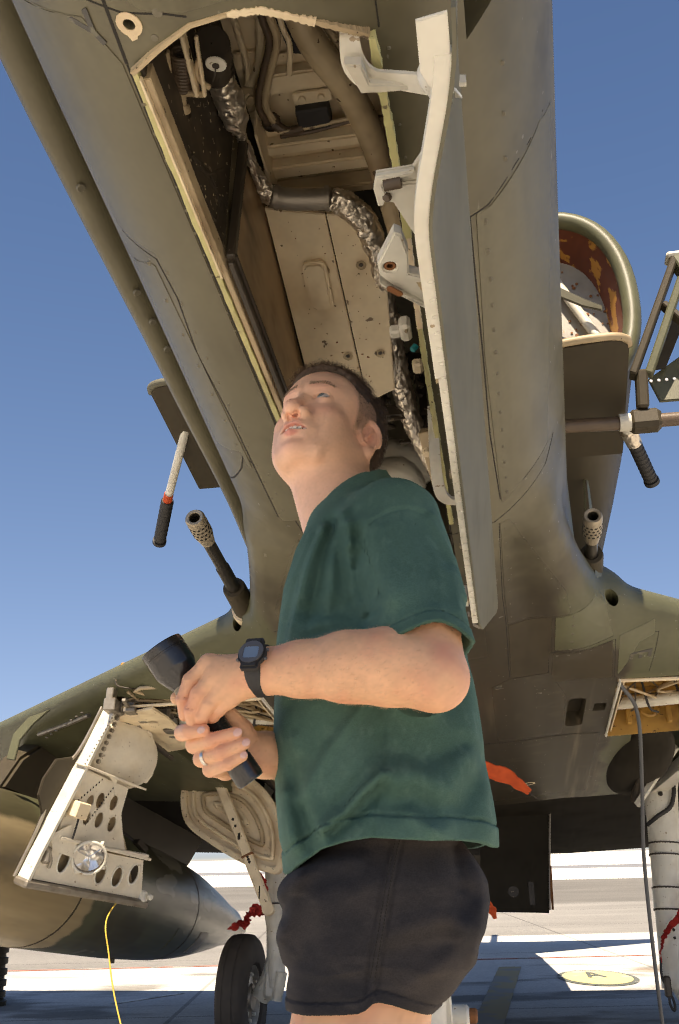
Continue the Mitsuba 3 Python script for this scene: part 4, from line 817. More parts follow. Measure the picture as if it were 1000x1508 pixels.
V = np.array([[gp(x, y, .005 + d), gp(x, y, .068), gp(x + .012, y - .002, .068), gp(x + .012, y - .002, .005 + d)] for x, y, d in zip(fx, fy, fd_)]).reshape(-1, 3)
jet(G + '__front_edge', tm(V, np.vstack([grid_faces(31, 4, True), [[0, 1, 2], [0, 2, 3]], [[120, 122, 121], [120, 123, 122]]])), 'white_paint', 30, label='bright white forward edge of the far wheel door')
jet(G + '__front_edge__rim', tube([gp(x, y, .0 - .04 * math.exp(-((y - .34) / .07) ** 2)) for x, y in [(.092, .66), (.076, .55), (.055, .46), (.025, .40), (.012, .335), (.012, .27), (.006, .20), (-.004, .10), (-.020, -.01)]], .007, 8, 4), 'dull_metal', True)
jet(G + '__front_edge__rivet', cat([disc(gp(.04 + .06 * t, .42 + .24 * t, .075), gi, .0035, .002, 7) for t in np.linspace(0, 1, 16)] + [disc(gp(.112 + .016 * t, .46 + .2 * t, .062), gx_, .009, .012, 8) for t in np.linspace(0, 1, 9)]), 'dull_metal', False, kind='stuff')
jet(G + '__bottom_edge', cat(bar(gp(-.02, -.018, .035), gp(.655, -.012, .035), .075, .030, .008, up=gy_)), 'dull_metal', 30, label='worn metal bottom edge of the far wheel door')
jet(G + '__bottom_edge__corner_fitting', cat(box(gp(.625, .012, .05), (.05, .03, .05), .008), disc(gp(.645, .02, .06), gi, .012, .02)), 'white_paint', 30)
jet(G + '__shelf', cat(bar(gp(.05, .43, .05), gp(.40, .415, .05), .07, .008, .002, up=gy_), bar(gp(.07, .16, .04), gp(.58, .160, .04), .06, .012, .002, up=gy_), bar(gp(.30, .16, .055), gp(.56, .172, .055), .03, .010, .002, up=gy_)), 'pale_paint', 30)
jet(G + '__gusset', gplate([(.17, .43), (.24, .425), (.245, .36), (.235, .40)], .07, .004), 'pale_paint', 30); jet(G + '__gusset', gplate([(.02, .16), (.10, .215), (.16, .16), (.19, .10), (.06, .11)], .060, .004), 'pale_paint', 30)
jet(G + '__vent_slots', cat([box(gp(.185 - .01 * k, .40 - .012 * k, .0455), (.004, .004, .007)) for k in range(14)] + [box(gp(.262 - .006 * k, .395 - .013 * k, .0455), (.004, .004, .007)) for k in range(14)]), 'dark_seam', False, kind='stuff')
jet(G + '__latch', cat(box(gp(.04, .09, .055), (.03, .03, .06), .006), tube([gp(.02, .12, .06), gp(.06, .08, .065), gp(.07, .05, .06)], .007, 8, 4)), 'dull_metal', 30)
bx_ = jet(G + '__light_box', box(gp(.098, .272, .075), (.065, .05, .06), .004, np.stack([gx_, gi, gy_], 1)), 'cream_paint', 30, label='small tan box on the front edge of the wheel door')
jet(G + '__light_box__wire', tube([gp(.115, .245, .07), gp(.118, .20, .072), gp(.122, .165, .07)], .004, 7, 4), 'black_rubber', True)
lc, ld = gp(.222, .118, .085), nrm(np.array([-.74, .42, -.52]))
jet(G + '__landing_light', lathe([(-.045, .001), (-.045, .030), (-.01, .062), (.0, .066), (.006, .066), (.008, .058), (-.0, .055)], lc, ld, 40), 'dull_metal', 35, label='round landing light on the far wheel door')
mat('lamp_reflector', (.86, .84, .80), rough=.08, metal=1.)
scene['lamp_glass'] = {'type': 'thindielectric', 'int_ior': 1.5}
jet(G + '__landing_light__reflector', lathe([(-.034, .0001), (-.034, .010), (-.030, .022), (-.020, .038), (-.004, .055)], lc, ld, 40), 'lamp_reflector', True)
jet(G + '__landing_light__glass', lathe([(.0085, .0001), (.0078, .02), (.006, .04), (.003, .0565)], lc, ld, 40), 'lamp_glass', True)
jet(G + '__landing_light__bulb', cat(lathe([(-.034, .004), (-.016, .0045), (-.012, .0001)], lc, ld, 12), *[bar(lc + ld * -.002, lc + ld * -.012 + (frame_of(ld)[0] * math.cos(a) + frame_of(ld)[1] * math.sin(a)) * .05, .0015, .004, 0) for a in (.4, 2.5, 4.6)]), 'bright_metal', 30)
jet(G + '__landing_light__bezel', tube([lc + ld * .006 + (frame_of(ld)[0] * math.cos(a) + frame_of(ld)[1] * math.sin(a)) * .063 for a in np.linspace(0, 2 * np.pi, 41)], .0058, 8), 'white_paint', True)
for a in (.6, 2.2, 3.7, 5.3):
    e = frame_of(ld)[0] * math.cos(a) + frame_of(ld)[1] * math.sin(a); jet(G + '__landing_light__lug', cat(box(lc + e * .071, (.014, .014, .014), .003)), 'white_paint', 30)

# ---------------------------------------------------------------- main wheel legs
MG = 'main_gear'
jet(MG + '__leg', lathe([(-.1, .06), (.0, .066), (.15, .066), (.152, .060), (.30, .060), (.302, .064), (.36, .064), (.362, .058), (.62, .058), (.66, .050), (.95, .048)], (4.74, -1.065, .06), (.02, .03, -1), 30), 'white_paint', 35, label='chipped white wheel leg on the left')
jet(MG + '__leg', lathe([(-.1, .09), (-.02, .095), (.03, .086), (.10, .082), (.30, .078), (.302, .081), (.335, .081), (.337, .077), (.50, .077), (.503, .080), (.60, .080), (.602, .076), (.95, .074)], (4.62, 1.000, .04), (.02, -.055, -1), 36), 'white_paint', 35, label='thick white wheel leg on the right')
for k, (t, r) in enumerate(((.29, .0815), (.345, .0815), (.50, .0810), (.60, .0812))): jet(MG + '__leg_001__band', lathe([(-.004, r - .002), (-.004, r + .002), (.004, r + .002), (.004, r - .002)], np.array([4.62, 1.0, .04]) + np.array([.02, -.055, -1]) * t, (.02, -.055, -1), 32), 'grimy_dark', 30)
for t in (.2, .36, .55): jet(MG + '__leg__band', lathe([(-.004, .062), (-.004, .0665), (.004, .0665), (.004, .062)], np.array([4.74, -1.065, .06]) + np.array([.02, .03, -1]) * t, (.02, .03, -1), 28), 'grimy_dark', 30)
jet(MG + '__leg_001__hose', tube([(4.56, 1.05, .10), (4.535, 1.055, .02), (4.53, 1.045, -.04), (4.535, 1.02, -.09), (4.545, .955, -.13), (4.60, .91, -.16)], .011, 10, 6), 'black_rubber', True, label='black hose curling round the leg')
jet(MG + '__leg_001__drain_hole', cat(disc((4.535, .985, -.02), (-1, 0, 0), .012, .004), *[disc((4.542 + .004 * k, .955, -.62 - .035 * k), (-1, -.1, 0), .007, .004, 8) for k in range(3)]), 'dark_seam', 30)
jet(MG + '__leg_001__side_brace', cat(bar((4.56, .98, .02), (3.9, 1.16, .08), .075, .06), bar((4.55, .88, -.05), (4.35, 1.02, .18), .03, .014)), 'white_paint', 30)
jet(MG + '__door_edge', bar((4.28, .832, -.12), (4.05, 1.02, .10), .018, .03), 'white_paint', 30, label='white diagonal strut edge beside the right wheel leg')
jet(MG + '__inner_fairing', plate([(3.45, .0), (3.95, .02), (4.45, -.07), (4.35, -.12), (3.8, -.02)], (0, .86, .02), (1, 0, 0), (0, .25, 1), .02, .004), 'grimy_dark', 30)
jet(MG + '__leg_fairing', surfnet(lambda p: s_ell(p, (4.10, .84, .045), (.66, .15, .085)), (3.2, .5, -.1), (4.85, 1.05, .16), .02), 'dark_shade_paint', True, label='brown bulged fairing between the right wheel leg and the belly')
idp = [(0, .003), (-.006, -.104), (.033, -.228), (.089, -.274), (.279, -.394), (.426, -.457), (.533, -.475), (.522, -.121), (.333, .02), (.104, .04), (.03, .03)]
idp = [(.07, .045), (-.012, -.03), (-.008, -.15), (.04, -.24), (.16, -.325), (.31, -.41), (.45, -.465), (.545, -.46), (.55, -.25), (.44, -.05), (.27, .045)]
P = sg.Polygon(smooth_path(idp[-2:] + idp + idp[:2], 6)[12:-6]).buffer(0)
jet(MG + '__wheel_door', plate(P, (4.43, -1.49, .1), (0, 1, 0), (0, 0, 1), .02, .004), 'cream_paint', 30, label='cream inner wheel door behind the crew hands')
jet(MG + '__wheel_door__rim', plate(P.difference(P.buffer(-.032)), (4.40, -1.49, .1), (0, 1, 0), (0, 0, 1), .03, .006), 'cream_paint', 30)
for k in range(3):
    R = P.buffer(-.065 - .055 * k); jet(MG + '__wheel_door__ridge', tube([(4.418, -1.49 + x, .1 + y) for x, y in np.array(R.exterior.coords)[:-1]], .012, 8), 'cream_paint' if k != 1 else 'old_cream_paint', True)
db0, db1 = np.array([4.33, -1.290, .105]), np.array([4.40, -1.003, -.548])
jet(MG + '__drag_brace', cat(bar(db0, db1, .052, .034, .006, up=(1, 0, 0)), disc(db1 + (-.02, 0, 0), (1, 0, 0), .030, .045, 18)), 'cream_paint', 30, label='cream brace with drilled holes beside the left leg')
jet(MG + '__drag_brace__hole', cat([disc(db0 + (db1 - db0) * t + (-.0165, 0, 0), (-1, 0, 0), .0075, .0016, 10) for t in (.34, .39, .62, .64, .66)] + [box(db0 + (db1 - db0) * .46 + (-.017, 0, 0), (.002, .014, .045)), box(db0 + (db1 - db0) * .85 + (-.017, 0, 0), (.002, .006, .10))]), 'dark_seam', False)
jet(MG + '__drag_brace__band', bar(db0 + (db1 - db0) * .60, db0 + (db1 - db0) * .615, .062, .044, .003, up=(1, 0, 0)), 'rust', 30)
jet(MG + '__brake_pipe', tube([(4.68, -1.14, -.12), (4.66, -1.165, -.2), (4.66, -1.15, -.3), (4.67, -1.13, -.42)], .008, 8, 5), 'brown_rod', True)
jet(MG + '__upper_link', cat(tube([(4.5, -.93, .1), (4.55, -1.0, .02), (4.6, -1.05, -.06)], [.05, .045, .05], 14, 3), tube([(4.4, -1.1, .16), (4.5, -1.02, .08), (4.55, -.9, .0)], .02, 10, 3), bar((4.3, -1.0, .12), (4.62, -.84, -.14), .05, .03)), 'grimy_dark', 40)
jet(MG + '__upper_link', cat(tube([(4.55, -.98, -.02), (4.6, -1.08, -.07), (4.68, -1.12, -.12)], [.05, .055, .05], 14, 3)), 'old_cream_paint', True)
wheel(MG + '__wheel', (4.80, -1.225, -.935), (.0, 1, .0), .305, .15, .15); wheel(MG + '__wheel', (4.66, 1.15, -.955), (0, 1, 0), .305, .15, .15)
jet(MG + '__axle_fork', cat(tube([(4.76, -1.04, -.74), (4.78, -1.07, -.85), (4.80, -1.13, -.935)], [.05, .055, .05], 14, 3), box((4.78, -1.06, -.88), (.12, .08, .14), .02), tube([(4.72, -1.0, -.82), (4.74, -1.03, -.95)], .03, 10)), 'white_paint', 40)
jet(MG + '__axle_fork', tube([(4.64, .945, -.8), (4.65, .98, -.92), (4.66, 1.1, -.955)], .05, 12, 3), 'white_paint', 40)

# ---------------------------------------------------------------- drop tank, its pylon, hanging belly door
tp = [(1.70, .002), (1.78, .06), (2.0, .145), (2.4, .235), (2.8, .28), (3.2, .295), (4.0, .297), (4.5, .29), (5.0, .265), (5.5, .212), (6.0, .145), (6.3, .10), (6.302, .097), (6.6, .04), (6.75, .003)]
tt = np.array(tp) * (1.099, 1.05) + (.132, 0); uu = np.linspace(2.0, 7.55, 90); TO, TD = np.array([0, -1.95, -.4975]), nrm((1, 0, .0125))
def tank_r(u): return PchipInterpolator(tt[:, 0], tt[:, 1])(u)
jet('drop_tank__shell', lathe(np.c_[uu, tank_r(uu)], TO, TD, 72), 'tank_paint', True, label='green and tan camouflaged drop tank under the far wing')
def tank_band(u, h, w_, m, part): jet('drop_tank__' + part, lathe([(u - w_, tank_r(u - w_) - .004), (u - w_, tank_r(u - w_) + h), (u + w_, tank_r(u + w_) + h), (u + w_, tank_r(u + w_) - .004)], TO, TD, 72), m, 30)
tank_band(7.05, .0012, .003, 'dark_seam', 'tail_joint')
def on_tank(a0, a1, u0, u1, th, n=9, k=11, r0=0):
    us_, as_ = np.linspace(u0, u1, k), np.linspace(math.radians(a0), math.radians(a1), n); r = tank_r(us_)
    def sh(o): return np.array([[(u, TO[1] + (q_ + o) * math.sin(a), TO[2] + .0125 * u - (q_ + o) * math.cos(a)) for a in as_] for u, q_ in zip(us_, r)]).reshape(-1, 3)
    a_, b_ = sh(th), sh(-.004); f = grid_faces(k, n); e = []
    for i in range(k - 1): e += [[i * n, (i + 1) * n], [(i + 1) * n + n - 1, i * n + n - 1]]
    for j in range(n - 1): e += [[j + 1, j], [(k - 1) * n + j, (k - 1) * n + j + 1]]
    m_ = k * n; sides = [t for p_, q_ in e for t in ([p_, q_, q_ + m_], [p_, q_ + m_, p_ + m_])]
    return tm(np.vstack([a_, b_]), np.vstack([f, f[:, ::-1] + m_, sides]))
jet('drop_tank__access_panel', on_tank(30, 62, 5.55, 5.74, .003), 'dull_metal', 40); jet('drop_tank__access_panel', on_tank(34, 62, 5.05, 5.2, .003), 'tank_paint', 40)
tank_band(3.62, .0018, .007, 'earth_paint', 'joint_band'); tank_band(5.32, .0018, .006, 'earth_paint', 'joint_band')
jet('drop_tank__drain_stub', box((4.75, -1.94, -.755), (.05, .012, .03), .003), 'earth_paint', 30)
jet('pylon', plate([(3.2, -.17), (3.35, .0), (3.55, .12), (6.2, .14), (5.8, -.15)], (0, -1.895, 0), (1, 0, 0), (0, 0, 1), .11, .015), 'earth_paint', 30, label='dark pylon above the drop tank')
jet('pylon__sway_brace', cat(bar((4.35, -1.88, -.10), (4.4, -1.70, -.24), .03, .02), bar((4.36, -1.72, -.21), (4.42, -1.69, -.25), .05, .03)), 'grimy_dark', 30)
jet('pylon__side_panel', plate(sg.box(3.6, -.12, 4.1, .06), (0, -1.8945, 0), (1, 0, 0), (0, 0, 1), .003), 'earth_paint', 30)
jet('belly_door', plate(sg.Polygon([(.055, .06), (.452, .06), (.452, .02), (.395, -.512), (.02, -.50)]), (5.2, 0, 0), (0, 1, 0), (0, 0, 1), .025, .004), 'dark_shade_paint', 30, label='dark square door hanging below the belly')
jet('belly_door__stencil', cat(box((5.228, .27, -.2), (.002, .13, .003)), box((5.228, .27, -.13), (.002, .11, .003)), disc((5.2, .21, -.40), (-1, 0, 0), .03, .001, 20), box((5.199, .31, -.41), (.002, .03, .12), 0)), 'grimy_dark', False)
jet('belly_door__hinge_rod', tube([(5.18, .455, .05), (5.17, .435, -.12), (5.18, .40, -.5)], .006, 8), 'dull_metal', True)
labels['jet_aircraft'] = {'label': 'olive camouflaged military jet seen from under its nose, nose wheel bay open', 'category': 'aircraft'}

# ---------------------------------------------------------------- loose things round the aircraft
def loose(key, parts, label, category, group=None):
    """a thing of several parts, given as (part name or '', mesh, material, smooth) in world coordinates"""
    root = name(key)
    for part, mesh, m, sm in parts:
        if part: add(root + '__' + part, mesh, m, sm)
        else: put(root, mesh, m, sm)
    labels[root] = {'label': label, 'category': category, **({'group': group} if group else {})}
    return root
def ribbon(pts, width, th=.0025, twist=0., seed=0, sm=8, curl=1.2):
    p = smooth_path(pts, sm); n = len(p); t = np.gradient(p, axis=0); t /= np.linalg.norm(t, axis=1, keepdims=True) + 1e-9
    a = .3 + twist * np.linspace(0, 1, n) + curl * (meshkit.noise(np.c_[np.arange(n) * .35, np.zeros((n, 2)) + seed], seed) - .5)
    x = np.cross(t, [.2, .9, .3]); x /= np.linalg.norm(x, axis=1, keepdims=True); y = np.cross(t, x)
    s_ = np.cos(a)[:, None] * x + np.sin(a)[:, None] * y; w2 = np.broadcast_to(width, (n,))[:, None] / 2 if np.ndim(width) == 0 else np.interp(np.linspace(0, 1, n), np.linspace(0, 1, len(width)), width)[:, None] / 2
    nn = np.cross(t, s_) * th / 2
    V = np.stack([p + s_ * w2 + nn, p - s_ * w2 + nn, p - s_ * w2 - nn, p + s_ * w2 - nn], 1).reshape(-1, 3)
    return tm(V, np.vstack([grid_faces(n, 4, True), [[0, 1, 2], [0, 2, 3]], [[4 * n - 4, 4 * n - 2, 4 * n - 3], [4 * n - 4, 4 * n - 1, 4 * n - 2]]]))
def jig(pts, a, seed):
    r_ = np.random.default_rng(seed); p = smooth_path(pts, 5); return p + r_.normal(0, a, p.shape)
loose('streamer', [('cloth', ribbon([(.50, 4.0, 1.30), (.58, 4.0, 1.275), (.64, 4.0, 1.255), (.69, 4.0, 1.218), (.725, 4.0, 1.192)], [.07, .085, .075, .06, .03], .006, .5, 3, 8, .5), 'orange_cloth', 50),
                   ('string', tube([(.715, 4.0, 1.20), (.735, 4.0, 1.180), (.755, 4.0, 1.165)], .003, 6), 'grimy_dark', True)], 'orange cloth streamer sticking out behind the shirt under the belly', 'streamer')
loose('streamer', [('cloth', ribbon([(.585, 4.5, .79), (.598, 4.5, .765), (.612, 4.5, .735), (.622, 4.5, .705)], [.03, .035, .045, .03], .005, .8, 5), 'orange_cloth', 50)], 'small orange tag end behind the seat of the shorts', 'streamer')
def w_(u, v, w): return a2g((u, v, w))
loose('warning_ribbon', [('cloth', ribbon(jig([w_(4.55, -1.13, -.22), w_(4.52, -1.16, -.24), w_(4.53, -1.13, -.28), w_(4.52, -1.15, -.31)], .006, 1), .035, .003, 2., 1), 'red_cloth', 50)], 'short red cloth tag knotted high on the left wheel leg', 'ribbon')
loose('warning_ribbon', [('cloth', ribbon(jig([w_(4.60, -1.09, -.36), w_(4.57, -1.06, -.45), w_(4.57, -1.065, -.54), w_(4.55, -1.12, -.56), w_(4.53, -1.17, -.60), w_(4.52, -1.23, -.63)], .005, 2), .042, .003, 2.2, 2, 8, .9), 'red_cloth', 50),
                         ('cloth', ribbon(jig([w_(4.56, -1.07, -.52), w_(4.53, -1.13, -.55), w_(4.53, -1.15, -.60), w_(4.52, -1.20, -.60)], .005, 4), .05, .003, 1.6, 4, 8, .9), 'red_cloth', 50)], 'long crumpled red ribbon draped on the left main tyre', 'ribbon')
loose('warning_ribbon', [('cloth', ribbon(jig([w_(4.50, 1.04, -.42), w_(4.49, 1.02, -.52), w_(4.50, .985, -.60), w_(4.50, .92, -.66), w_(4.50, .885, -.72), w_(4.5, .87, -.80)], .002, 6), .034, .003, 1.4, 6, 8, .5), 'red_cloth', 50),
                         ('cord', tube([w_(4.5, .872, -.78), w_(4.5, .865, -.86), w_(4.5, .89, -.92), w_(4.5, .905, -.97), w_(4.5, .90, -1.0), w_(4.5, .885, -.97), w_(4.5, .89, -.92)], .006, 7, 5), 'black_rubber', True),
                         ('toggle', box(w_(4.5, .885, -.90), (.03, .03, .09), .006), 'grimy_dark', 30)], 'red ribbon with black cord tied down the right wheel leg', 'ribbon')
loose('warning_ribbon', [('cloth', ribbon([w_(5.17, .425, -.27), w_(5.17, .420, -.38), w_(5.17, .416, -.50)], .014, .003, .3, 8, 8, .2), 'rust', 50)], 'narrow dull red strap hanging on the edge of the square belly door', 'ribbon')
cp = [w_(2.75, .645, .02), (1.075, 3.62, 1.44), (1.112, 3.80, 1.20), (1.122, 3.92, .96), (1.132, 3.98, .70), (1.152, 4.05, .40), (1.19, 4.15, .10), (1.26, 4.25, .012), (1.6, 4.4, .012), (2.2, 4.5, .012)]
loose('hose', [('', tube(cp, .0072, 12, 6), 'grey_hose', True)], 'grey hose hanging from the right wheel bay to the ground', 'hose')
yc = [w_(3.32, -1.36, -.595), (-.925, 4.0, .76), (-.905, 3.98, .65), (-.872, 3.95, .52), (-.81, 3.9, .36), (-.70, 3.8, .12), (-.62, 3.7, .006), (-.3, 3.3, .006), (-.9, 2.6, .006)]
loose('grounding_cord', [('', tube(yc, .0030, 8, 6), 'yellow_cord_plastic', True)], 'thin yellow cord hanging below the landing light to the ground', 'cord')
pr = [(0, .001), (0, .10), (.03, .105)]
for k in range(7): pr += [(.05 + .075 * k, .075), (.055 + .075 * k, .092), (.095 + .075 * k, .092), (.10 + .075 * k, .075)]
loose('bollard', [('', lathe(pr + [(.66, .07), (.68, .05), (.68, .001)], (-2.635, 7.9, 0), (0, 0, 1), 28), 'earth_paint', 35)], 'ribbed dark post standing on the apron at the left edge', 'post')

# boarding ladder hooked to the aircraft, folded up beside the intake
L0 = name('boarding_ladder')
def lad(part, mesh, m='green_paint', sm=30): add(L0 + '__' + part, tm(a2g(mesh.vertices), np.asarray(mesh.faces)[:, ::-1]), m, sm)
lad('cross_tube', tube([(1.585, .435, .38), (1.597, .60, .38), (1.61, 1.2, .38)], .0185, 18), 'brown_rod', True)
lad('clamp', box((1.60, .668, .382), (.055, .085, .058), .012, None), 'earth_paint')
lad('clamp', lathe([(0, .0186), (0, .024), (.03, .024), (.03, .0186)], (1.595, .600, .38), (.02, 1, 0), 20), 'white_paint')
lad('upright', bar((1.585, .665, .41), (1.56, .672, .515), .046, .03, .006), 'earth_paint')
lad('rail', bar((1.56, .648, .50), (1.50, .800, .835), .020, .050, .004, up=(1, 0, 0)), 'earth_paint')
lad('rail', bar((1.56, .690, .50), (1.50, .808, .765), .022, .040, .004, up=(1, 0, 0)), 'green_paint')
lad('rail', bar((1.50, .800, .835), (1.53, .98, .36), .022, .050, .004, up=(1, 0, 0)), 'green_paint')
lad('brace', bar((1.52, .752, .70), (1.53, .86, .55), .016, .034, .003, up=(1, 0, 0)), 'earth_paint')
lad('side_plate', plate([(.70, .53), (.80, .60), (1.1, .60), (1.1, .45), (.72, .455)], (1.62, 0, 0), (0, 1, 0), (0, 0, 1), .012, .002), 'green_paint')
lad('side_plate', plate([(.69, .545), (.79, .72), (.83, .72), (.745, .545)], (1.60, 0, 0), (0, 1, 0), (0, 0, 1), .004), 'earth_paint')
lad('top_pad', box((1.50, .812, .842), (.05, .07, .018), .006), 'white_paint')
for k in range(4): lad('rivet', disc((1.545, .69 + .02 * k, .47), (-1, 0, 0), .005, .003, 8), 'bright_metal')
labels[L0] = {'label': 'folded olive metal boarding ladder on a brown tube beside the intake', 'category': 'ladder'}

# ---------------------------------------------------------------- the man
CR = _r0 * math.cos(ROLL) - _u0 * math.sin(ROLL)
HC = np.array([-.0217, 1.550, 1.6532])
HS, HF, HT = np.array([.892, -.451, .006]), np.array([-.416, -.817, .400]), np.array([.176, .359, .916])
HM = np.array([nrm(HS - HF * (HS @ HF)), nrm(HF), nrm(HT - HF * (HT @ HF))])
def h2g(p): return HC + np.asarray(p, float) @ HM
def g2h(p): return (np.asarray(p) - HC) @ HM.T
EYE_C, EYE_R = np.array([.0315, .0725, .012]), .0132
def d_head(p):
    """the head in its own frame: x to its left, y out of the face, z to the crown"""
    q = p.copy(); q[:, 0] = np.abs(q[:, 0])
    d = s_ell(p, (0, -.020, .043), (.0785, .100, .088))
    d = smin(d, s_ell(p, (0, .032, .045), (.063, .059, .060)), .03)
    d = smin(d, s_ell(p, (0, .030, -.035), (.058, .058, .070)), .03)
    d = smin(d, s_caps(q, (.053, -.004, -.052), (.027, .058, -.093), .023, .021), .028)
    d = smin(d, s_ell(p, (0, .0745, -.0975), (.021, .0205, .0190)), .018)
    d = smin(d, s_ell(p, (0, .020, -.074), (.043, .050, .022)), .026)
    d = smin(d, s_ell(q, (.038, .057, -.022), (.021, .021, .018)), .022)
    d = smin(d, s_ell(q, (.040, .034, -.052), (.020, .036, .032)), .025)
    d = smin(d, s_caps(q, (.010, .0855, .0325), (.038, .073, .0345), .0095, .0085), .014)
    d = smax(d, -s_ell(q, (.0315, .0985, .012), (.0180, .018, .0115)), .010)
    n = smin(s_caps(p, (0, .083, .020), (0, .107, -.024), .0075, .0098), s_ell(p, (0, .1115, -.0325), (.0132, .0125, .0120)), .008)
    n = smin(n, s_ell(q, (.0160, .0975, -.0365), (.0092, .0120, .0094)), .005)
    d = smin(d, n, .010)
    d = smin(d, s_ell(p, (0, .078, -.064), (.030, .0205, .026)), .016)
    d = smax(d, -s_ell(q, (.0088, .1030, -.0470), (.0047, .0078, .0090)), .0022)
    # lips, parted
    up = np.minimum(s_caps(q, (.0285, .0815, -.0665), (.0105, .0975, -.0592), .0030, .0054), s_caps(q, (.0105, .0975, -.0592), (0, .0992, -.0614), .0054, .0052))
    lo = s_caps(q, (.0275, .0815, -.0695), (0, .0980, -.0795), .0030, .0068)
    d = smin(d, up, .004); d = smin(d, lo, .005)
    d = smax(d, -s_ell(p, (0, .0990, -.0692), (.0262, .0215, .0054)), .0018)
    d = smax(d, -s_caps(q, (0, .1050, -.0905), (.017, .0975, -.0885), .0072, .0060), .009)
    # lids over the eyeballs
    lid = np.sqrt(((q - EYE_C) ** 2).sum(1)) - (EYE_R + .0021)
    d = smin(d, lid, .004)
    d = smax(d, -s_ell(q, EYE_C + (.0004, .0125, .0018), (.0168, .0105, .0070)), .0010)
    # ears
    n_, b_ = np.array([.72, .694, 0]), np.array([.69, -.70, .20]); b_ = nrm(b_ - n_ * (b_ @ n_)); z_ = np.cross(n_, b_) * -1; z_ = z_ if z_[2] > 0 else -z_
    e = (q - np.array([.0795, -.014, -.006])) / 1.10; E = np.stack([e @ n_, e @ b_, e @ z_], 1)
    k = np.sqrt((E[:, 1] / .0165) ** 2 + (E[:, 2] / .0290) ** 2) + 1e-9
    rim = np.sqrt(((k - 1) * .0200) ** 2 + (E[:, 0] - .0035) ** 2) - .0040
    ear = s_ell(E, (-.001, -.001, 0), (.0050, .0170, .0290))
    ear = smax(ear, -s_ell(E, (.0070, -.0030, -.001), (.0080, .0105, .0165)), .003)
    ear = smin(ear, np.where(E[:, 2] > -.020, rim, 1), .003)
    ear = smin(ear, s_caps(E, (.002, -.006, -.004), (.003, .004, .013), .003, .0028), .003)
    ear = smin(ear, s_ell(E, (.001, -.004, -.0285), (.0055, .0090, .0085)), .006)
    ear = smin(ear, s_ell(E, (.001, -.0145, -.006), (.005, .0045, .0065)), .004)
    return smin(d, ear * 1.1, .006)
NB = np.array([.020, 1.5, 1.475])
def d_headneck(p):
    h = g2h(p)
    d = d_head(h)
    a, m_ = h2g((0, -.030, -.055)), h2g((0, -.012, -.085))
    nk = smin(s_caps(p, a, NB + (.012, 0, .0), .058, .068), s_caps(p, h2g((0, .006, -.080)), NB + (-.022, 0, .0), .046, .058), .03)
    sc = np.minimum(s_caps(p, h2g((.060, -.028, -.045)), NB + (-.052, -.022, .02), .014, .012), s_caps(p, h2g((-.060, -.028, -.045)), NB + (-.052, .022, .02), .014, .012))
    nk = smin(nk, sc, .022)
    nk = smin(nk, s_ell(p, NB + (-.064, 0, .052), (.012, .012, .014)), .02)
    nk = smin(nk, s_caps(p, NB + (.02, -.08, -.03), NB + (.02, .08, -.03), .055, .055), .04)
    # creases where the neck folds under the ear
    for k, (o, r_) in enumerate(((-.072, .0045), (-.088, .004))):
        nk = smax(nk, -s_caps(p, h2g((.062, -.040 + .004 * k, o)), h2g((.052, -.005, o - .014)), r_, .002), .006)
    return smin(d, nk, .020)
def chain(p, pts, rs, k=.004):
    d = s_caps(p, pts[0], pts[1], rs[0], rs[1])
    for i in range(1, len(pts) - 1): d = smin(d, s_caps(p, pts[i], pts[i + 1], rs[i], rs[i + 1]), k)
    return d
LH = dict(index=[(-.1798, 1.297, 1.2175), (-.2044, 1.300, 1.1968), (-.2147, 1.306, 1.1726), (-.2136, 1.315, 1.1530)],
          middle=[(-.1695, 1.290, 1.2005), (-.1915, 1.291, 1.1772), (-.2022, 1.300, 1.1560), (-.2015, 1.312, 1.1390)],
          ring=[(-.1602, 1.290, 1.1840), (-.1781, 1.292, 1.1640), (-.1885, 1.300, 1.1495), (-.1912, 1.314, 1.1400)],
          little=[(-.1518, 1.297, 1.1710), (-.1665, 1.302, 1.1575), (-.1750, 1.312, 1.1500), (-.1800, 1.322, 1.1480)])
LR = dict(index=(.0125, .0108, .0096, .0082), middle=(.0128, .0110, .0098, .0084), ring=(.0122, .0104, .0092, .0080), little=(.0112, .0094, .0084, .0074))
LW, LT = np.array([-.1040, 1.288, 1.2050]), [(-.1250, 1.305, 1.2160), (-.1749, 1.345, 1.2150), (-.2080, 1.352, 1.1964), (-.2300, 1.347, 1.1810)]
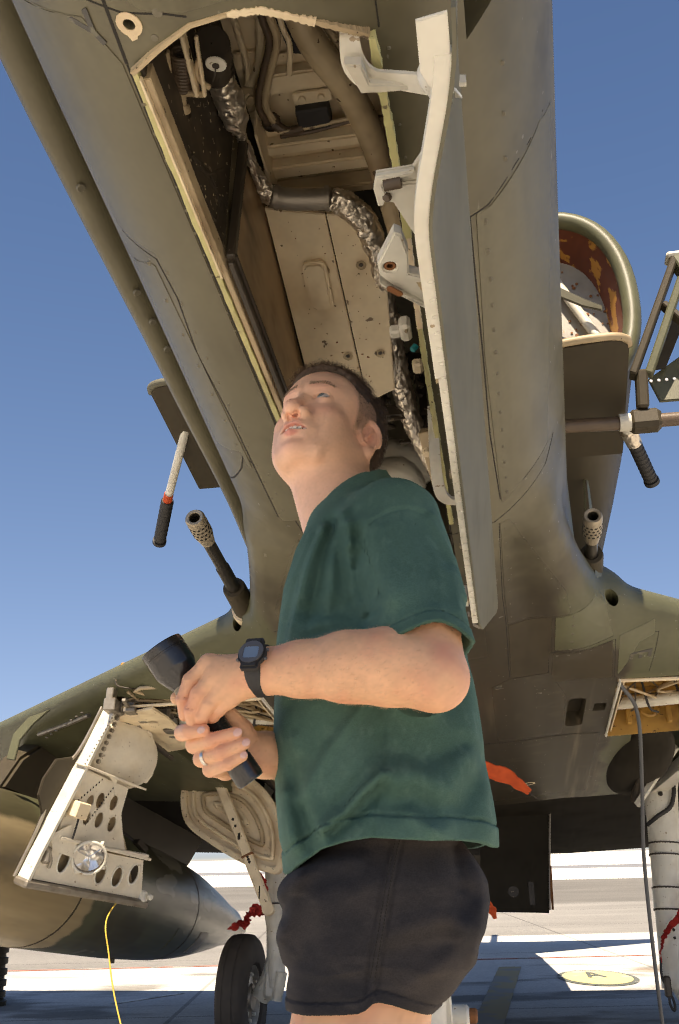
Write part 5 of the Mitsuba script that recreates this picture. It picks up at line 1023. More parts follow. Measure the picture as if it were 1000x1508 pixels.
def d_left_arm(p):
    d = chain(p, [(.082, 1.390, 1.425), (.108, 1.288, 1.27), (.114, 1.243, 1.185)], [.050, .0475, .044], .02)
    fa = chain(p, [(.110, 1.240, 1.187), (.060, 1.246, 1.199), (.005, 1.257, 1.202), (-.055, 1.273, 1.2035), (-.104, 1.288, 1.205)], [.0415, .0475, .043, .0338, .0285], .02)
    d = smin(d, fa, .014)
    d = smin(d, s_ell(p, (.124, 1.238, 1.176), (.022, .024, .022)), .03)
    palm = None
    for k, r_ in (('index', .0135), ('middle', .0140), ('ring', .0135), ('little', .0125)):
        m_ = s_caps(p, LW + (np.array(LH[k][0]) - LW) * .18, LH[k][0], .017, r_)
        palm = m_ if palm is None else smin(palm, m_, .014)
    palm = smin(palm, s_caps(p, LW, np.array([-.150, 1.303, 1.200]), .027, .022), .016)
    th = chain(p, LT, [.018, .0135, .0112, .0092], .004)
    palm = smin(palm, th, .008)
    fg = None
    for k in LH:
        c = chain(p, LH[k], LR[k], .003)
        for j in (1, 2): c = smax(c, -s_caps(p, np.array(LH[k][j]) + (-.006, -LR[k][j] * .92, .003), np.array(LH[k][j]) + (.006, -LR[k][j] * .92, .001), .0006, .0006), .002)
        fg = c if fg is None else smin(fg, c, .0016)
    return smin(d, smin(palm, fg, .007), .016)
RH = dict(index=[(-.2000, 1.366, 1.1400), (-.2195, 1.340, 1.1330), (-.2065, 1.313, 1.1315), (-.1865, 1.3035, 1.1312)],
          middle=[(-.1896, 1.368, 1.1170), (-.2030, 1.338, 1.1160), (-.1760, 1.309, 1.1185), (-.1440, 1.3045, 1.1262)],
          ring=[(-.1753, 1.367, 1.0994), (-.1925, 1.334, 1.0975), (-.1610, 1.306, 1.1022), (-.1330, 1.3055, 1.1130)],
          little=[(-.1633, 1.362, 1.0835), (-.1805, 1.332, 1.0830), (-.1540, 1.308, 1.0880), (-.1355, 1.3075, 1.0973)])
RR = dict(index=(.0125, .0112, .0100, .0086), middle=(.0130, .0115, .0102, .0088), ring=(.0125, .0110, .0098, .0085), little=(.0112, .0098, .0088, .0077))
RW, RT = np.array([-.1120, 1.418, 1.1085]), [(-.128, 1.400, 1.114), (-.1420, 1.375, 1.1400), (-.1574, 1.352, 1.1580)]
def d_right_arm(p):
    d = chain(p, [(.05, 1.665, 1.42), (.045, 1.685, 1.26), (.030, 1.662, 1.12)], [.062, .056, .046], .02)
    d = smin(d, chain(p, [(.030, 1.660, 1.12), (-.02, 1.57, 1.117), (-.075, 1.475, 1.111), (-.112, 1.418, 1.1085)], [.044, .050, .038, .030], .02), .014)
    palm = None
    for k, r_ in (('index', .0135), ('middle', .0140), ('ring', .0135), ('little', .0125)):
        m_ = s_caps(p, RW + (np.array(RH[k][0]) - RW) * .15, RH[k][0], .017, r_)
        palm = m_ if palm is None else smin(palm, m_, .014)
    palm = smin(palm, s_caps(p, RW, (-.150, 1.385, 1.112), .028, .022), .016)
    palm = smin(palm, chain(p, RT, [.018, .0135, .0105], .004), .009)
    fg = None
    for k in RH:
        c = chain(p, RH[k], RR[k], .0025)
        fg = c if fg is None else smin(fg, c, .0012)
    return smin(d, smin(palm, fg, .006), .016)
LEGY = {-1: 1.414, 1: 1.590}
def d_leg(p, s):
    y = LEGY[s]
    a = [s_caps(p, (.030 + o, y, .90), (.004 + o, y, .72), .076, .075) for o in (-.014, .016)]
    up = smin(a[0], a[1], .03)
    return smin(up, chain(p, [(.004, y, .72), (-.005, y - .01 * s, .50), (.012, y - .01 * s, .36), (.020, y - .01 * s, .10), (.020, y, .06)], [.080, .060, .062, .042, .045], .03), .03)
# cloth folds of the near side, each (points in x, z; width; height)
FOLDS = [([(.020, 1.400), (.024, 1.327), (.038, 1.283)], .0085, -.006), ([(.040, 1.412), (.052, 1.36), (.060, 1.29)], .012, .005), ([(-.010, 1.443), (.002, 1.370), (.012, 1.31)], .009, -.006), ([(.004, 1.448), (.012, 1.39)], .008, .005),
         ([(-.039, 1.420), (-.060, 1.29), (-.065, 1.2)], .014, .005), ([(-.026, 1.41), (-.034, 1.33)], .010, -.004), ([(-.055, 1.30), (-.010, 1.295), (.028, 1.276)], .012, -.006), ([(-.03, 1.270), (.03, 1.262)], .012, .005),
         ([(.030, 1.165), (-.020, 1.105), (-.060, 1.045)], .006, .0045), ([(.020, 1.16), (-.035, 1.09)], .014, -.003), ([(.047, 1.068), (.020, 1.046), (-.001, 1.023), (-.032, 1.004)], .0055, .009), ([(.045, 1.052), (.012, 1.024), (-.020, 1.000)], .008, -.008),
         ([(.056, 1.034), (.085, 1.040), (.121, 1.016), (.150, 1.034), (.175, 1.07), (.190, 1.093)], .013, -.0075), ([(.050, 1.060), (.09, 1.066), (.135, 1.05), (.165, 1.085)], .016, .007), ([(.11, .998), (.125, 1.01)], .012, .007),
         ([(-.049, .985), (-.062, 1.039), (-.066, 1.09)], .010, -.006), ([(-.070, .985), (-.082, 1.05)], .010, .005), ([(.09, 1.15), (.15, 1.13)], .02, .004), ([(-.02, 1.19), (-.08, 1.14)], .018, .004),
         ([(.135, 1.424), (.160, 1.36), (.170, 1.30)], .008, .005), ([(.122, 1.42), (.148, 1.35)], .009, -.0045), ([(.085, 1.40), (.088, 1.30)], .015, .003), ([(-.085, 1.20), (-.092, 1.10), (-.085, 1.0)], .012, .0045), ([(.17, 1.2), (.18, 1.1), (.195, 1.0)], .014, .0045),
         ([(-.022, 1.435), (-.050, 1.36), (-.078, 1.26), (-.086, 1.18)], .0065, .004), ([(-.010, 1.44), (-.028, 1.37), (-.048, 1.28)], .0055, -.0035), ([(.000, 1.44), (-.012, 1.36), (-.020, 1.30)], .006, .004), ([(-.035, 1.425), (-.064, 1.35), (-.090, 1.25)], .005, -.003),
         ([(.012, 1.42), (.010, 1.37), (.016, 1.32), (.030, 1.285)], .006, .0045), ([(.026, 1.415), (.034, 1.36), (.046, 1.30)], .0055, -.004), ([(.062, 1.40), (.070, 1.34), (.066, 1.28)], .007, .003), ([(.105, 1.42), (.118, 1.35), (.118, 1.28)], .007, -.003), ([(.128, 1.42), (.150, 1.35), (.155, 1.27)], .006, .003),
         ([(-.05, 1.262), (.00, 1.268), (.035, 1.258)], .006, -.004), ([(-.06, 1.235), (-.01, 1.245), (.02, 1.24)], .008, .0035), ([(.05, 1.12), (.03, 1.075), (-.01, 1.035)], .007, -.004), ([(.06, 1.10), (.10, 1.085), (.16, 1.11)], .009, -.0035), ([(.08, 1.02), (.12, .995)], .007, .003), ([(-.07, 1.12), (-.055, 1.05), (-.03, 1.0)], .008, .0035)]
SEAMS = [([(.053, 1.16), (.048, 1.079), (.037, 1.036), (.029, .985)], .0026, -.0020), ([(.043, 1.414), (.070, 1.428), (.097, 1.433), (.120, 1.428), (.137, 1.416), (.16, 1.37)], .0028, -.0020), ([(.043, 1.414), (.030, 1.385), (.020, 1.357)], .0028, -.0020)]
SFOLDS = [([(-.090, .925), (-.060, .952), (-.038, .964), (.016, .967)], .008, .004), ([(-.085, .90), (-.05, .935), (0, .945)], .010, -.005), ([(.115, .985), (.118, .92), (.151, .853)], .010, .003), ([(.14, .98), (.145, .93)], .006, -.004), ([(.165, .98), (.172, .91), (.16, .85)], .008, .004),
          ([(.039, .876), (.11, .893), (.160, .880)], .010, .0045), ([(.05, .857), (.12, .866), (.165, .855)], .012, -.005), ([(.072, .818), (.125, .850), (.163, .901)], .009, .004), ([(-.092, .870), (-.075, .905), (-.062, .945)], .007, .004), ([(-.088, .83), (-.06, .85), (-.055, .90)], .010, -.004), ([(-.05, .80), (-.02, .85)], .016, .003), ([(.03, .83), (.06, .79)], .012, -.003)]
SSEAMS = [([(.068, 1.0), (.050, .938), (.033, .86), (.0235, .812)], .0055, .0026), ([(.075, 1.0), (.057, .938), (.040, .86), (.030, .812)], .0018, -.0026), ([(.061, 1.0), (.043, .938), (.026, .86), (.017, .812)], .0018, -.0026)]
def press(p, folds, gain=1.):
    """height of the folds over the near flank at p"""
    o = np.zeros(len(p)); xz = p[:, [0, 2]]
    near = np.clip((1.47 - p[:, 1]) / .05, 0, 1)
    for pts, w, a in folds:
        d = np.full(len(p), 9.)
        for i in range(len(pts) - 1):
            A_, B_ = np.array(pts[i]), np.array(pts[i + 1]); ab = B_ - A_
            t = np.clip(((xz - A_) @ ab) / (ab @ ab), 0, 1); e = xz - A_ - t[:, None] * ab
            d = np.minimum(d, (e * e).sum(1))
        o += a * gain * np.exp(-d / (2 * w * w))
    return o * near
TZ = np.array([[.93, -.094, .218, .218], [.985, -.101, .217, .217], [1.08, -.109, .213, .208], [1.18, -.111, .204, .200], [1.284, -.106, .190, .196], [1.36, -.096, .176, .188], [1.42, -.078, .158, .165], [1.47, -.058, .135, .125], [1.51, -.040, .105, .085], [1.56, -.02, .08, .05]])
def d_torso(p, grow=0.):
    z = np.clip(p[:, 2], .9, 1.6); f_, b_, w_h = (np.interp(z, TZ[:, 0], TZ[:, k]) for k in (1, 2, 3))
    c, a = (f_ + b_) / 2, (b_ - f_) / 2
    x, y = np.abs(p[:, 0] - c) / a, np.abs(p[:, 1] - 1.5) / w_h
    r_ = (x ** 2.3 + y ** 2.3 + 1e-9) ** (1 / 2.3)
    return np.maximum((r_ - 1) * np.minimum(a, w_h) * .9, p[:, 2] - 1.62) - grow
def d_shirt_solid(p):
    d = d_torso(p)
    d = smin(d, s_caps(p, (.045, 1.5, 1.475), (.030, 1.5, 1.52), .085, .060), .05)
    for sy in (-1, 1):
        sh = (.080, 1.5 + sy * .118, 1.435); el = (.107, 1.5 + sy * .237, 1.215) if sy < 0 else (.050, 1.5 + sy * .205, 1.25)
        sl = s_caps(p, sh, el, .077, .0725)
        d = smin(d, sl, .035)
    return d
def d_shirt(p):
    d = d_shirt_solid(p) - press(p, FOLDS, 1.35) - press(p, SEAMS)
    n = meshkit.fbm(p * (9, 9, 6), 3, 4) - .5
    d = d - .007 * n - .0035 * (meshkit.noise(p * (26, 26, 14), 8) - .5)
    zh = np.interp(p[:, 0], [-.12, -.075, -.035, .0, .03, .1, .22], [.942, .955, .976, .984, .988, .983, .980]) + .004 * np.sin(p[:, 1] * 30)
    d = d - np.where(np.abs(p[:, 2] - zh - .0135) < .0135, .0012, 0) + .0024 * np.exp(-((p[:, 2] - zh - .0285) / .0019) ** 2)
    sh = np.where(p[:, 1] < 1.5, (p - np.array([.108, 1.278, 1.228])) @ nrm((.10, -.30, -1.9)), (p - np.array([.05, 1.705, 1.25])) @ nrm((-.3, .87, -1.85)))
    out = (np.abs(p[:, 1] - 1.5) > np.where(p[:, 2] > 1.19, .165, .216)) & (p[:, 2] > 1.08) & (np.abs(p[:, 0] - np.where(p[:, 1] < 1.5, .106, .05)) < .12)
    wob = .006 * np.sin(p[:, 0] * 55 + 1.0) + .004 * np.sin(p[:, 1] * 70)
    ns = np.minimum(s_caps(p, (.080, 1.382, 1.435), (.107, 1.263, 1.215), .077, .0725), s_caps(p, (.080, 1.618, 1.435), (.050, 1.705, 1.25), .077, .0725))
    out = (ns < d_torso(p) - .003) & (np.abs(p[:, 1] - 1.5) > .12)
    d = d + .005
    d = d - np.where(out, .0011 * ((sh + wob > -.020) & (sh + wob < 0)) - .0024 * np.exp(-((sh + wob + .021) / .0019) ** 2), 0)
    shell = np.maximum(d, -(d + .0065))
    shell = np.maximum(shell, zh - p[:, 2])
    # arm openings and neck opening
    shell = np.maximum(shell, np.where(out, sh + wob, -1))
    nk = s_caps(p, (.022, 1.5, 1.44), h2g((0, -.01, -.06)), .0665, .066)
    pl_ = (p - np.array([-.052, 1.5, 1.480])) @ nrm((-.548, 0, .836))
    return np.maximum(shell, np.maximum(-nk, pl_))
SZ = np.array([[.775, -.094, .108, 0], [.80, -.096, .142, 0], [.83, -.098, .170, 0], [.86, -.099, .184, 0], [.91, -.101, .195, 0], [.95, -.094, .194, 0], [.985, -.070, .190, 0], [1.03, -.055, .185, 0]])
def d_shorts(p):
    z = np.clip(p[:, 2], .74, 1.06); f_, b_ = np.interp(z, SZ[:, 0], SZ[:, 1]), np.interp(z, SZ[:, 0], SZ[:, 2])
    c, a = (f_ + b_) / 2, (b_ - f_) / 2
    def tube_(yc, w, n):
        x, y = np.abs(p[:, 0] - c) / a, np.abs(p[:, 1] - yc) / w
        return ((x ** n + y ** n + 1e-9) ** (1 / n) - 1) * np.minimum(a, w) * .9
    hip = np.maximum(tube_(1.5, .186, 2.4), .84 - p[:, 2])
    d = smin(smin(tube_(1.404, .098, 2.3), tube_(1.596, .098, 2.3), .02), hip, .03)
    d = d + .009 - press(p, SFOLDS, 1.15) - press(p, SSEAMS) - .006 * (meshkit.fbm(p * (10, 10, 8), 3, 14) - .5) - .003 * (meshkit.noise(p * (30, 30, 18), 3) - .5)
    zh = np.interp(p[:, 0], [-.10, -.05, .006, .017, .026, .034, .05, .10, .13], [.7865, .787, .789, .793, .800, .801, .797, .780, .772])
    hem = p[:, 2] - zh
    d = d - np.where((hem > 0) & (hem < .013), .0013, 0) + .0014 * np.exp(-((hem - .0145) / .0014) ** 2)
    d = d + .022 * smooth01((p[:, 2] - .93) / .06)
    ver = np.maximum(d, -(d + .007))
    ver = np.maximum(ver, zh - p[:, 2])
    return np.maximum(ver, p[:, 2] - 1.03)

def head_paint(V):
    h = g2h(V); q = h.copy(); q[:, 0] = np.abs(q[:, 0])
    g = lambda c, r_: np.exp(-(((q - np.array(c)) / np.array(r_)) ** 2).sum(1))
    c = np.tile(np.array([.80, .485, .315]), (len(V), 1))  # face base lighter than the arms, standing in for light on the face
    m = (meshkit.fbm(V * 60, 3, 2) - .5)[:, None]; m2 = (meshkit.fbm(V * 240, 3, 12) - .5)[:, None]
    c = c * (1 + .12 * m + .14 * m2)
    red = np.clip(.55 * g((0, .112, -.026), (.02, .02, .016)) + .45 * g((.042, .07, -.018), (.022, .03, .016)) + .6 * g((.08, -.016, -.006), (.012, .028, .034)) + .3 * g((0, .1, -.10), (.03, .03, .02)) + .3 * g((.03, .09, .03), (.02, .02, .008)), 0, 1)[:, None]
    c = c * (1 - red) + red * np.array([.80, .36, .25])
    lip = np.clip(np.maximum(np.exp(-((np.minimum(s_caps(q, (.0280, .0825, -.0665), (.0105, .0982, -.0602), .0018, .0034), s_caps(q, (.0105, .0982, -.0602), (0, .0997, -.0624), .0034, .0034)).clip(0) / .0016) ** 2)), np.exp(-((s_caps(q, (.0270, .0825, -.0695), (0, .0988, -.0795), .0018, .0050).clip(0)) / .0016) ** 2)), 0, 1)[:, None]
    c = c * (1 - .85 * lip) + .85 * lip * np.array([.60, .215, .165])
    beard = np.clip(g((.0, .06, -.09), (.05, .05, .035)) * .07 + g((.05, .03, -.07), (.02, .04, .03)) * .05, 0, 1)[:, None]
    c = c * (1 - beard) + beard * np.array([.55, .36, .25])
    fr = smooth01((meshkit.noise(V * 330, 5) - .74) / .1)[:, None] * smooth01((meshkit.noise(V * 40, 6) - .4) / .2)[:, None]
    c = c * (1 - fr * np.array([.05, .08, .10]))
    lidl = np.exp(-((np.abs(q[:, 2] - .0135 - .0030 * (1 - ((q[:, 0] - .0315) / .013) ** 2)) / .0016) ** 2)) * (np.abs(q[:, 0] - .0315) < .0135) * (q[:, 1] > .07)
    c = c * (1 - .60 * lidl[:, None])
    inside = (q[:, 1] < .0925 - .16 * q[:, 0]) & (np.abs(q[:, 2] + .069) < .006) & (q[:, 0] < .0250) & (q[:, 1] > .06)
    c[inside] = (.22, .06, .05)
    # short shaved hair shows as a shade on the scalp round the hairline
    hs = hairness(h)[:, None]; c = c * (1 - .62 * hs) + .62 * hs * np.array([.16, .10, .062])
    h2 = h + np.array([0, 0, .013]); s2 = (hairness(h2) * (1 - hairness(h)) * (.25 + .5 * (meshkit.noise(h * 700, 4) > .5)))[:, None]; c = c * (1 - .45 * s2) + .45 * s2 * np.array([.20, .13, .085])
    return np.clip(c, 0, 1)
def skin_paint(V, red=0.):
    m, m2 = meshkit.fbm(V * 45, 3, 2) - .5, meshkit.fbm(V * 190, 3, 12) - .5
    c = np.array([.70, .40, .225]) * (1 + .26 * m[:, None] + .20 * m2[:, None])
    blo = np.clip(meshkit.fbm(V * 24, 3, 9) - .42, 0, 1)[:, None] * 2.0
    c = c * (1 - blo) + blo * np.array([.66, .29, .17])
    kn = np.zeros(len(V))
    for H in (LH, RH):
        for k in H:
            for j in (0, 1, 2): kn = np.maximum(kn, np.exp(-((V - np.array(H[k][j])) ** 2).sum(1) / .0115 ** 2) * (.8 if j else .5))
            kn = np.maximum(kn, .7 * np.exp(-((V - np.array(H[k][3])) ** 2).sum(1) / .009 ** 2))
    kn = np.maximum(kn, .8 * np.exp(-((V - np.array([.13, 1.235, 1.165])) ** 2).sum(1) / .03 ** 2))[:, None]
    c = c * (1 - .55 * kn) + .55 * kn * np.array([.62, .27, .165])
    fr = smooth01((meshkit.noise(V * 300, 5) - .76) / .1)[:, None] * smooth01((meshkit.noise(V * 30, 6) - .45) / .2)[:, None]
    return np.clip(c * (1 - fr * np.array([.10, .15, .18])), 0, 1)
HL = np.array([[-.13, -.115], [-.06, -.098], [-.046, -.070], [-.034, -.020], [-.024, .030], [-.004, .030], [.002, -.006], [.016, -.010], [.024, .018], [.036, .052], [.050, .074], [.062, .084], [.11, .090]])
def hairness(h):
    y, z = h[:, 1], h[:, 2]
    edge = np.interp(y, HL[:, 0], HL[:, 1]) + .004 * (meshkit.noise(h * 160, 3) - .5)
    return smooth01((z - edge) / .010)
def hair_len(h):
    top = smooth01((h[:, 2] - .055 - .02 * (h[:, 1] < 0)) / .05)
    return -.0010 + .0130 * top + .0085 * smooth01((-.022 - h[:, 1]) / .03) * smooth01((h[:, 2] + .095) / .05)
def d_hair(p):
    h = g2h(p); k = hairness(h)
    dh = d_head(h)
    th = hair_len(h) * k - .005 * (1 - k) + (.35 * (meshkit.noise(h * (150, 60, 150), 5) - .5) + .4 * (meshkit.fbm(h * (60, 25, 60), 2, 3) - .5)) * np.clip(hair_len(h), 0, .01) * k
    ear = np.sqrt(((np.abs(h) * (1, 0, 0) + h * (0, 1, 1) - (.083, -.016, -.006)) ** 2 / np.array([.014, .024, .036]) ** 2).sum(1)) - 1
    return np.maximum(dh - th, -ear * .02)
PB = 'person'
def shape_color(key, mesh, m, color): 
    key = name(key); scene[key] = mikit.ply(mesh, m, smooth=True, color=color); return key
def pores(p, n, uv): return fbm(p.x * 900, p.y * 900, p.z * 900, 2)
mat('skin', {'type': 'mesh_attribute', 'name': 'vertex_color'}, rough=.42, spec=.42, bump=mikit.proc(pores, eps=4e-4), bscale=.0007, sheen=.25)
def weave(p, n, uv): return fbm(p.x * 620, p.y * 620, p.z * 620, 2)
def shirt_color(p, n, uv):
    m = fbm(p.x * 7, p.y * 7, p.z * 7, 4); f = noise(p.x * 700, p.y * 700, p.z * 700); s_ = fbm(p.x * 90, p.y * 90, p.z * 40, 3)
    c = mix((.050, .098, .076), (.070, .130, .102), smoothstep(.3, .7, m))
    c = mix(c, (.105, .172, .132), smoothstep(.50, .80, s_) * .30)
    return c * (.84 + .32 * f)
mat('shirt_cotton', mikit.proc(shirt_color), rough=.9, spec=.15, bump=mikit.proc(weave, eps=5e-4), bscale=.0008, sheen=.35)
def shorts_color(p, n, uv):
    m = fbm(p.x * 9, p.y * 9, p.z * 9, 4); f = noise(p.x * 800, p.y * 500, p.z * 800); s_ = fbm(p.x * 26, p.y * 26, p.z * 60, 3)
    c = mix((.026, .025, .027), (.050, .043, .039), smoothstep(.35, .65, m))
    c = mix(c, (.075, .064, .056), smoothstep(.50, .85, s_) * .40)
    return c * (.78 + .44 * f)
mat('shorts_denim', mikit.proc(shorts_color), rough=.9, spec=.12, bump=mikit.proc(weave, eps=5e-4), bscale=.0009, sheen=.3)
mat('hair_brown', mikit.proc(lambda p, n, uv: mix((.045, .028, .017), (.115, .072, .043), fbm(p.x * 300, p.y * 300, p.z * 120, 2))), rough=.45, spec=.4)
mat('brow_hair', (.22, .13, .08), rough=.5)
mat('eye_white', {'type': 'mesh_attribute', 'name': 'vertex_color'}, rough=.12, spec=.35)
mat('tooth', (.74, .69, .58), rough=.25)
mat('nail', (.62, .39, .32), rough=.25, spec=.6)

hm = surfnet(d_headneck, (-.14, 1.36, 1.42), (.16, 1.66, 1.83), .0019, coarse=6)
la = surfnet(d_left_arm, (-.26, 1.15, 1.09), (.21, 1.42, 1.50), .0022, coarse=6)
ra = surfnet(d_right_arm, (-.25, 1.27, 1.03), (.13, 1.78, 1.50), .0022, coarse=6)
lg = cat(*[surfnet(lambda p: d_leg(p, s), (-.12, LEGY[s] - .13, .0), (.16, LEGY[s] + .13, 1.04), .008) for s in (-1, 1)])
to_ = surfnet(lambda p: np.maximum(d_torso(p, -.03), 1.0 - p[:, 2]), (-.14, 1.27, .98), (.22, 1.73, 1.5), .012)
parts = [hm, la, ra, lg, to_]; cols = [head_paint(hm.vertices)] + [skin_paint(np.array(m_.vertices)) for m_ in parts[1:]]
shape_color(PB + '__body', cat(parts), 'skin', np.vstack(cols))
for s in (1, -1):
    e = trimesh.creation.icosphere(5, EYE_R); gz_ = nrm((-.06 * s + .0, .93, .34)); dots_ = e.vertices @ gz_ / EYE_R
    ang = np.degrees(np.arccos(np.clip(dots_, -1, 1)))[:, None]
    col = np.where(ang < 10.5, [.012, .010, .010], np.where(ang < 27, np.array([.13, .16, .165]) * (.75 + .5 * meshkit.noise(e.vertices * 900, 2)[:, None]), np.where(ang < 30, [.07, .08, .085], [.50, .44, .39])))
    v = np.array(e.vertices) + gz_ * (.0009 * np.exp(-(ang / 22) ** 2))
    shape_color(PB + '__eye', tm(h2g(v + EYE_C * (s, 1, 1)), e.faces), 'eye_white', col)
th_ = []
for i in (-2.5, -1.5, -.5, .5, 1.5, 2.5):
    x = i * .0076; yy = .0938 - (x / .020) ** 2 * .0080
    th_.append(tm(h2g(np.array(box((x, yy, -.0655 + .0004 * abs(i)), (.0074, .006, .0082), .0014).vertices)), box((0, 0, 0), (.0074, .006, .0082), .0014).faces))
add(PB + '__teeth', cat(th_), 'tooth', 40, kind='stuff')
hmass = surfnet(d_hair, (-.10, 1.38, 1.50), (.18, 1.64, 1.83), .0022, coarse=6)
r9 = np.random.default_rng(11)
def strands(mesh, n, keep, length, comb, wd, seed, lift=.0):
    P, fi = trimesh.sample.sample_surface(mesh, n, seed=seed); N = mesh.face_normals[fi]; k = keep(P); P, N = P[k], N[k]
    L = length(P); c = comb(P) + r9.normal(0, .35, P.shape); c = c - N * (c * N).sum(1, keepdims=True); c /= np.linalg.norm(c, axis=1, keepdims=True) + 1e-9
    mid = P + (N * .55 + c * .6) * L[:, None] * .5; tip = P + (N * .55 + c * 1.5) * L[:, None] * .62; b = P - N * .001
    s_ = np.cross(N, c); V, F = [], []
    V = np.stack([b + s_ * wd, b - s_ * wd, b + N * wd, mid + s_ * wd * .8, mid - s_ * wd * .8, mid + N * wd * .8, tip], 1).reshape(-1, 3)
    f0 = np.array([[0, 1, 4], [0, 4, 3], [1, 2, 5], [1, 5, 4], [2, 0, 3], [2, 3, 5], [3, 4, 6], [4, 5, 6], [5, 3, 6]])
    return tm(V, (f0[None] + 7 * np.arange(len(P))[:, None, None]).reshape(-1, 3))
st = strands(hmass, 15000, lambda P: hairness(g2h(P)) > .25, lambda P: (.0042 + hair_len(g2h(P)).clip(0)) * 1.05 * r9.uniform(.6, 1.3, len(P)), lambda P: np.tile(HT * -.3 - HF * 1.0, (len(P), 1)) + HF * 1.6 * smooth01((g2h(P)[:, 1:2] - .03) / .05), .00030, 3)
add(PB + '__hair', cat(hmass, st), 'hair_brown', True, label='short brown hair, shaved at the sides')
mat('arm_hair', (.58, .38, .23), rough=.5)
add(PB + '__arm_hair', strands(la, 6000, lambda P: (P[:, 0] > -.085) & (P[:, 0] < .10) & (P[:, 2] < 1.262), lambda P: r9.uniform(.004, .009, len(P)), lambda P: np.tile([-.8, -.1, -.5], (len(P), 1)), .00013, 8), 'arm_hair', False, kind='stuff')
def on_brow(P):
    h = g2h(P); x = np.abs(h[:, 0]); mid = .0375 + .004 * smooth01((x - .012) / .02) - .006 * smooth01((x - .036) / .012)
    return (np.abs(h[:, 2] - mid) < .0042 * (1 - .5 * smooth01((x - .035) / .015))) & (x > .011) & (x < .050) & (h[:, 1] > .05)
add(PB + '__eyebrow', strands(hm, 150000, on_brow, lambda P: r9.uniform(.003, .006, len(P)), lambda P: np.sign(g2h(P)[:, :1]) * HS * 1.0 + HT * .3, .00022, 5), 'brow_hair', False, kind='stuff')
shirt = surfnet(d_shirt, (-.14, 1.16, .93), (.24, 1.80, 1.60), .0030, coarse=5, newton=2)
add(PB + '__shirt', shirt, 'shirt_cotton', True, label='faded dark green T-shirt with short sleeves')
nc = np.array([(-.047, 0, -.022), (-.040, .035, -.012), (-.012, .062, .016), (.022, .068, .040), (.050, .048, .058), (.062, 0, .064)])
nc = np.vstack([nc, nc[-2:0:-1] * (1, -1, 1)]) + np.array([.001, 1.5, 1.490])
pth = smooth_path(np.vstack([nc, nc[:1]]), 10)[:-1]
add(PB + '__shirt__neckband', tube(np.vstack([pth, pth[:2]]), 1.0, prof=np.array([(math.cos(a) * .0035, math.sin(a) * .011) for a in np.linspace(0, 2 * np.pi, 13)[:-1]])), 'shirt_cotton', True)
shorts = surfnet(d_shorts, (-.12, 1.27, .755), (.22, 1.73, 1.045), .0028, coarse=5)
add(PB + '__shorts', shorts, 'shorts_denim', True, label='short faded charcoal shorts with a side slit')
r5 = np.random.default_rng(5); stp = []
for off in (-.0028, .0028):
    for t in np.linspace(.02, .90, 42):
        x = np.interp(t, [0, .33, .74, 1], [.068, .050, .033, .0235]) + off; z = np.interp(t, [0, .33, .74, 1], [1.0, .938, .86, .812])
        y = 1.27
        for _ in range(18): y += max(-.02, min(.02, float(d_shorts(np.array([[x, y, z]]))[0]))) * .9
        stp.append(box((x, y - .0006, z), (.0011, .0012, .0030), .0003))
add(PB + '__shorts__stitch', cat(stp), 'dark_seam', False, kind='stuff')
for c, ax, m_ in (((-.1883, 1.2945, 1.1305), (.1, -1, -.1), .9), ((-.1405, 1.2965, 1.1265), (.35, -1, .05), 1.05), ((-.1295, 1.2985, 1.1135), (.45, -1, .1), 1.0), ((-.1325, 1.3008, 1.0978), (.45, -1, .1), .9)):
    e = trimesh.creation.icosphere(3, 1.0); x, y, d = frame_of(ax, (-.3, 0, 1)); v = np.array(e.vertices) * (.0062 * m_, .0050 * m_, .0016)
    tilt = .30; cx, sx = math.cos(tilt), math.sin(tilt); X, Y = x * cx + y * sx, y * cx - x * sx
    add(PB + '__fingernail', tm(np.array(c) + v[:, :1] * X + v[:, 1:2] * Y + v[:, 2:] * d, e.faces), 'nail', True)
for s in (-1, 1):
    y = LEGY[s]
    sd = surfnet(lambda p: smax(smin(s_ell(p, (-.045, y, .035), (.13, .046, .055)), s_caps(p, (.03, y, .06), (.03, y, .12), .05, .052), .03), .004 - p[:, 2], .006), (-.20, y - .1, -.01), (.12, y + .1, .19), .008)
    add(PB + '__shoe', sd, 'black_rubber', True)
labels[PB] = {'label': 'man in green T-shirt and dark shorts looking up, holding a flashlight', 'category': 'person'}
# what he wears and holds
WD = nrm((-.049, .015, .0015)); WC = np.array([-.1085, 1.2893, 1.2052])
we = nrm(np.array([-.25, -.85, .42]) - WD * (np.array([-.25, -.85, .42]) @ WD)); wf = np.cross(WD, we)
K = name('wristwatch')
ra_, rb_ = .0325, .0310
ang = np.linspace(0, 2 * np.pi, 49)
bp = [WC + we * ra_ * math.cos(a) + wf * rb_ * math.sin(a) for a in ang]
V = []
for i, a in enumerate(ang[:-1]):
    n_ = we * math.cos(a) + wf * math.sin(a); hw = .0085 + .0025 * smooth01((math.cos(a) - .3) / .5)
    for sx_, so in ((-1, 0), (-1, .0028), (-.6, .0036), (.6, .0036), (1, .0028), (1, 0)): V.append(bp[i] + n_ * so + WD * sx_ * hw)
V = np.array(V); f = grid_faces(48, 6, True); V2 = V.reshape(48, 6, 3)
V = np.vstack([V, V2[0]]); f = grid_faces(49, 6, True)
add(K + '__band', tm(V, f), 'black_rubber', 30)
cz = WC + we * (ra_ + .005)
cs = [plate(sg.Point(0, 0).buffer(.0195, 4).union(sg.box(-.0125, -.024, .0125, .024)).buffer(-.003).buffer(.003), cz - we * .006, WD, np.cross(we, WD), .0115, .003)]
add(K + '__case', cs[0], 'black_rubber', 30)
mat('watch_lcd', (.13, .18, .25), rough=.12, spec=.6)
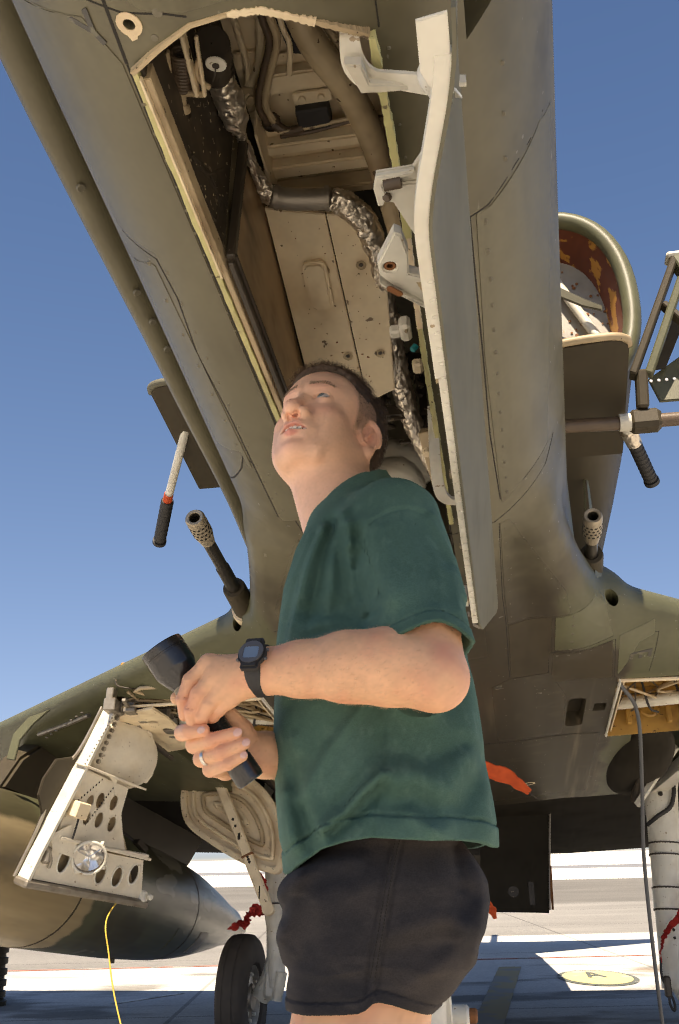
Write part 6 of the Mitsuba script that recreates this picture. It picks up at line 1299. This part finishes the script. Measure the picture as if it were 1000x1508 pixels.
mat('watch_bezel', (.10, .10, .105), rough=.35, metal=.3)
add(K + '__bezel', plate(sg.Point(0, 0).buffer(.0172, 6).difference(rrect(-.0105, -.0085, .0105, .0095, .003)), cz + we * .0054, WD, np.cross(we, WD), .0016, .0004), 'watch_bezel', 30)
add(K + '__screen', plate(rrect(-.0104, -.0084, .0104, .0094, .003), cz + we * .0052, WD, np.cross(we, WD), .0010, .0002), 'watch_lcd', 30)
for sx_, sy_ in ((-1, -.5), (-1, .5), (1, -.5), (1, .5)): add(K + '__button', disc(cz + WD * sx_ * .0180 + np.cross(we, WD) * sy_ * .014 - we * .001, WD * sx_, .0022, .003, 10), 'watch_bezel', 30)
labels[K] = {'label': 'black digital wristwatch with a grey blue screen', 'category': 'watch'}
K = name('finger_ring')
fa_, fb_ = np.array(RH['ring'][1]), np.array(RH['ring'][2]); fd = nrm(fb_ - fa_); fc = fa_ + (fb_ - fa_) * .30
put(K, lathe([(-.0026, .0106), (-.0028, .0120), (0, .0126), (.0028, .0120), (.0026, .0106)], fc, fd, 36), 'bright_metal', 40)
labels[K] = {'label': 'silver ring on a finger round the flashlight barrel', 'category': 'ring'}
K = name('flashlight')
FA_, FZ_ = np.array([-.2508, 1.325, 1.2489]), np.array([-.1267, 1.345, 1.0682]); fd = nrm(FZ_ - FA_); FL = np.linalg.norm(FZ_ - FA_)
mat('flashlight_black', mikit.proc(lambda p, n, uv: mix((.010, .009, .009), (.05, .036, .024), smoothstep(.55, .75, fbm(p.x * 60, p.y * 60, p.z * 60, 3)) * .6)), rough=.20, spec=.6, clearcoat=.4, clearcoat_gloss=.9)
add(K + '__head', lathe([(.0, .0262), (0, .0300), (.002, .0308), (.012, .0308), (.0125, .0300), (.015, .0300), (.0155, .0306), (.036, .0302), (.040, .0290), (.052, .0245), (.062, .0198)], FA_, fd, 48), 'flashlight_black', 35)
add(K + '__neck_ring', cat(*[lathe([(.062 + .003 * k, .0185), (.0625 + .003 * k, .0198), (.0640 + .003 * k, .0198), (.0648 + .003 * k, .0185)], FA_, fd, 40) for k in range(4)]), 'dull_metal', 35)
nrl = np.array([[.074 + .0008 * k, .0186 + .0006 * (k % 2)] for k in range(90)])
add(K + '__barrel', lathe(np.vstack([[(.073, .0150)], nrl, [(.147, .0192), (FL - .035, .0194), (FL - .0345, .0186), (FL - .033, .0186)]]), FA_, fd, 44), 'flashlight_black', 35)
add(K + '__tail_cap', lathe([(FL - .033, .0190), (FL - .032, .0197), (FL - .004, .0197), (FL, .0185), (FL + .001, .0150), (FL + .001, .0001)], FA_, fd, 44), 'flashlight_black', 35)
add(K + '__lens', lathe([(.004, .0001), (.004, .0265)], FA_, fd, 40), 'lamp_glass', True)
add(K + '__reflector', lathe([(.034, .0001), (.033, .006), (.02, .018), (.005, .0262)], FA_, fd, 40), 'lamp_reflector', True)
labels[K] = {'label': 'black flashlight gripped in both hands, its head pointing up', 'category': 'flashlight'}
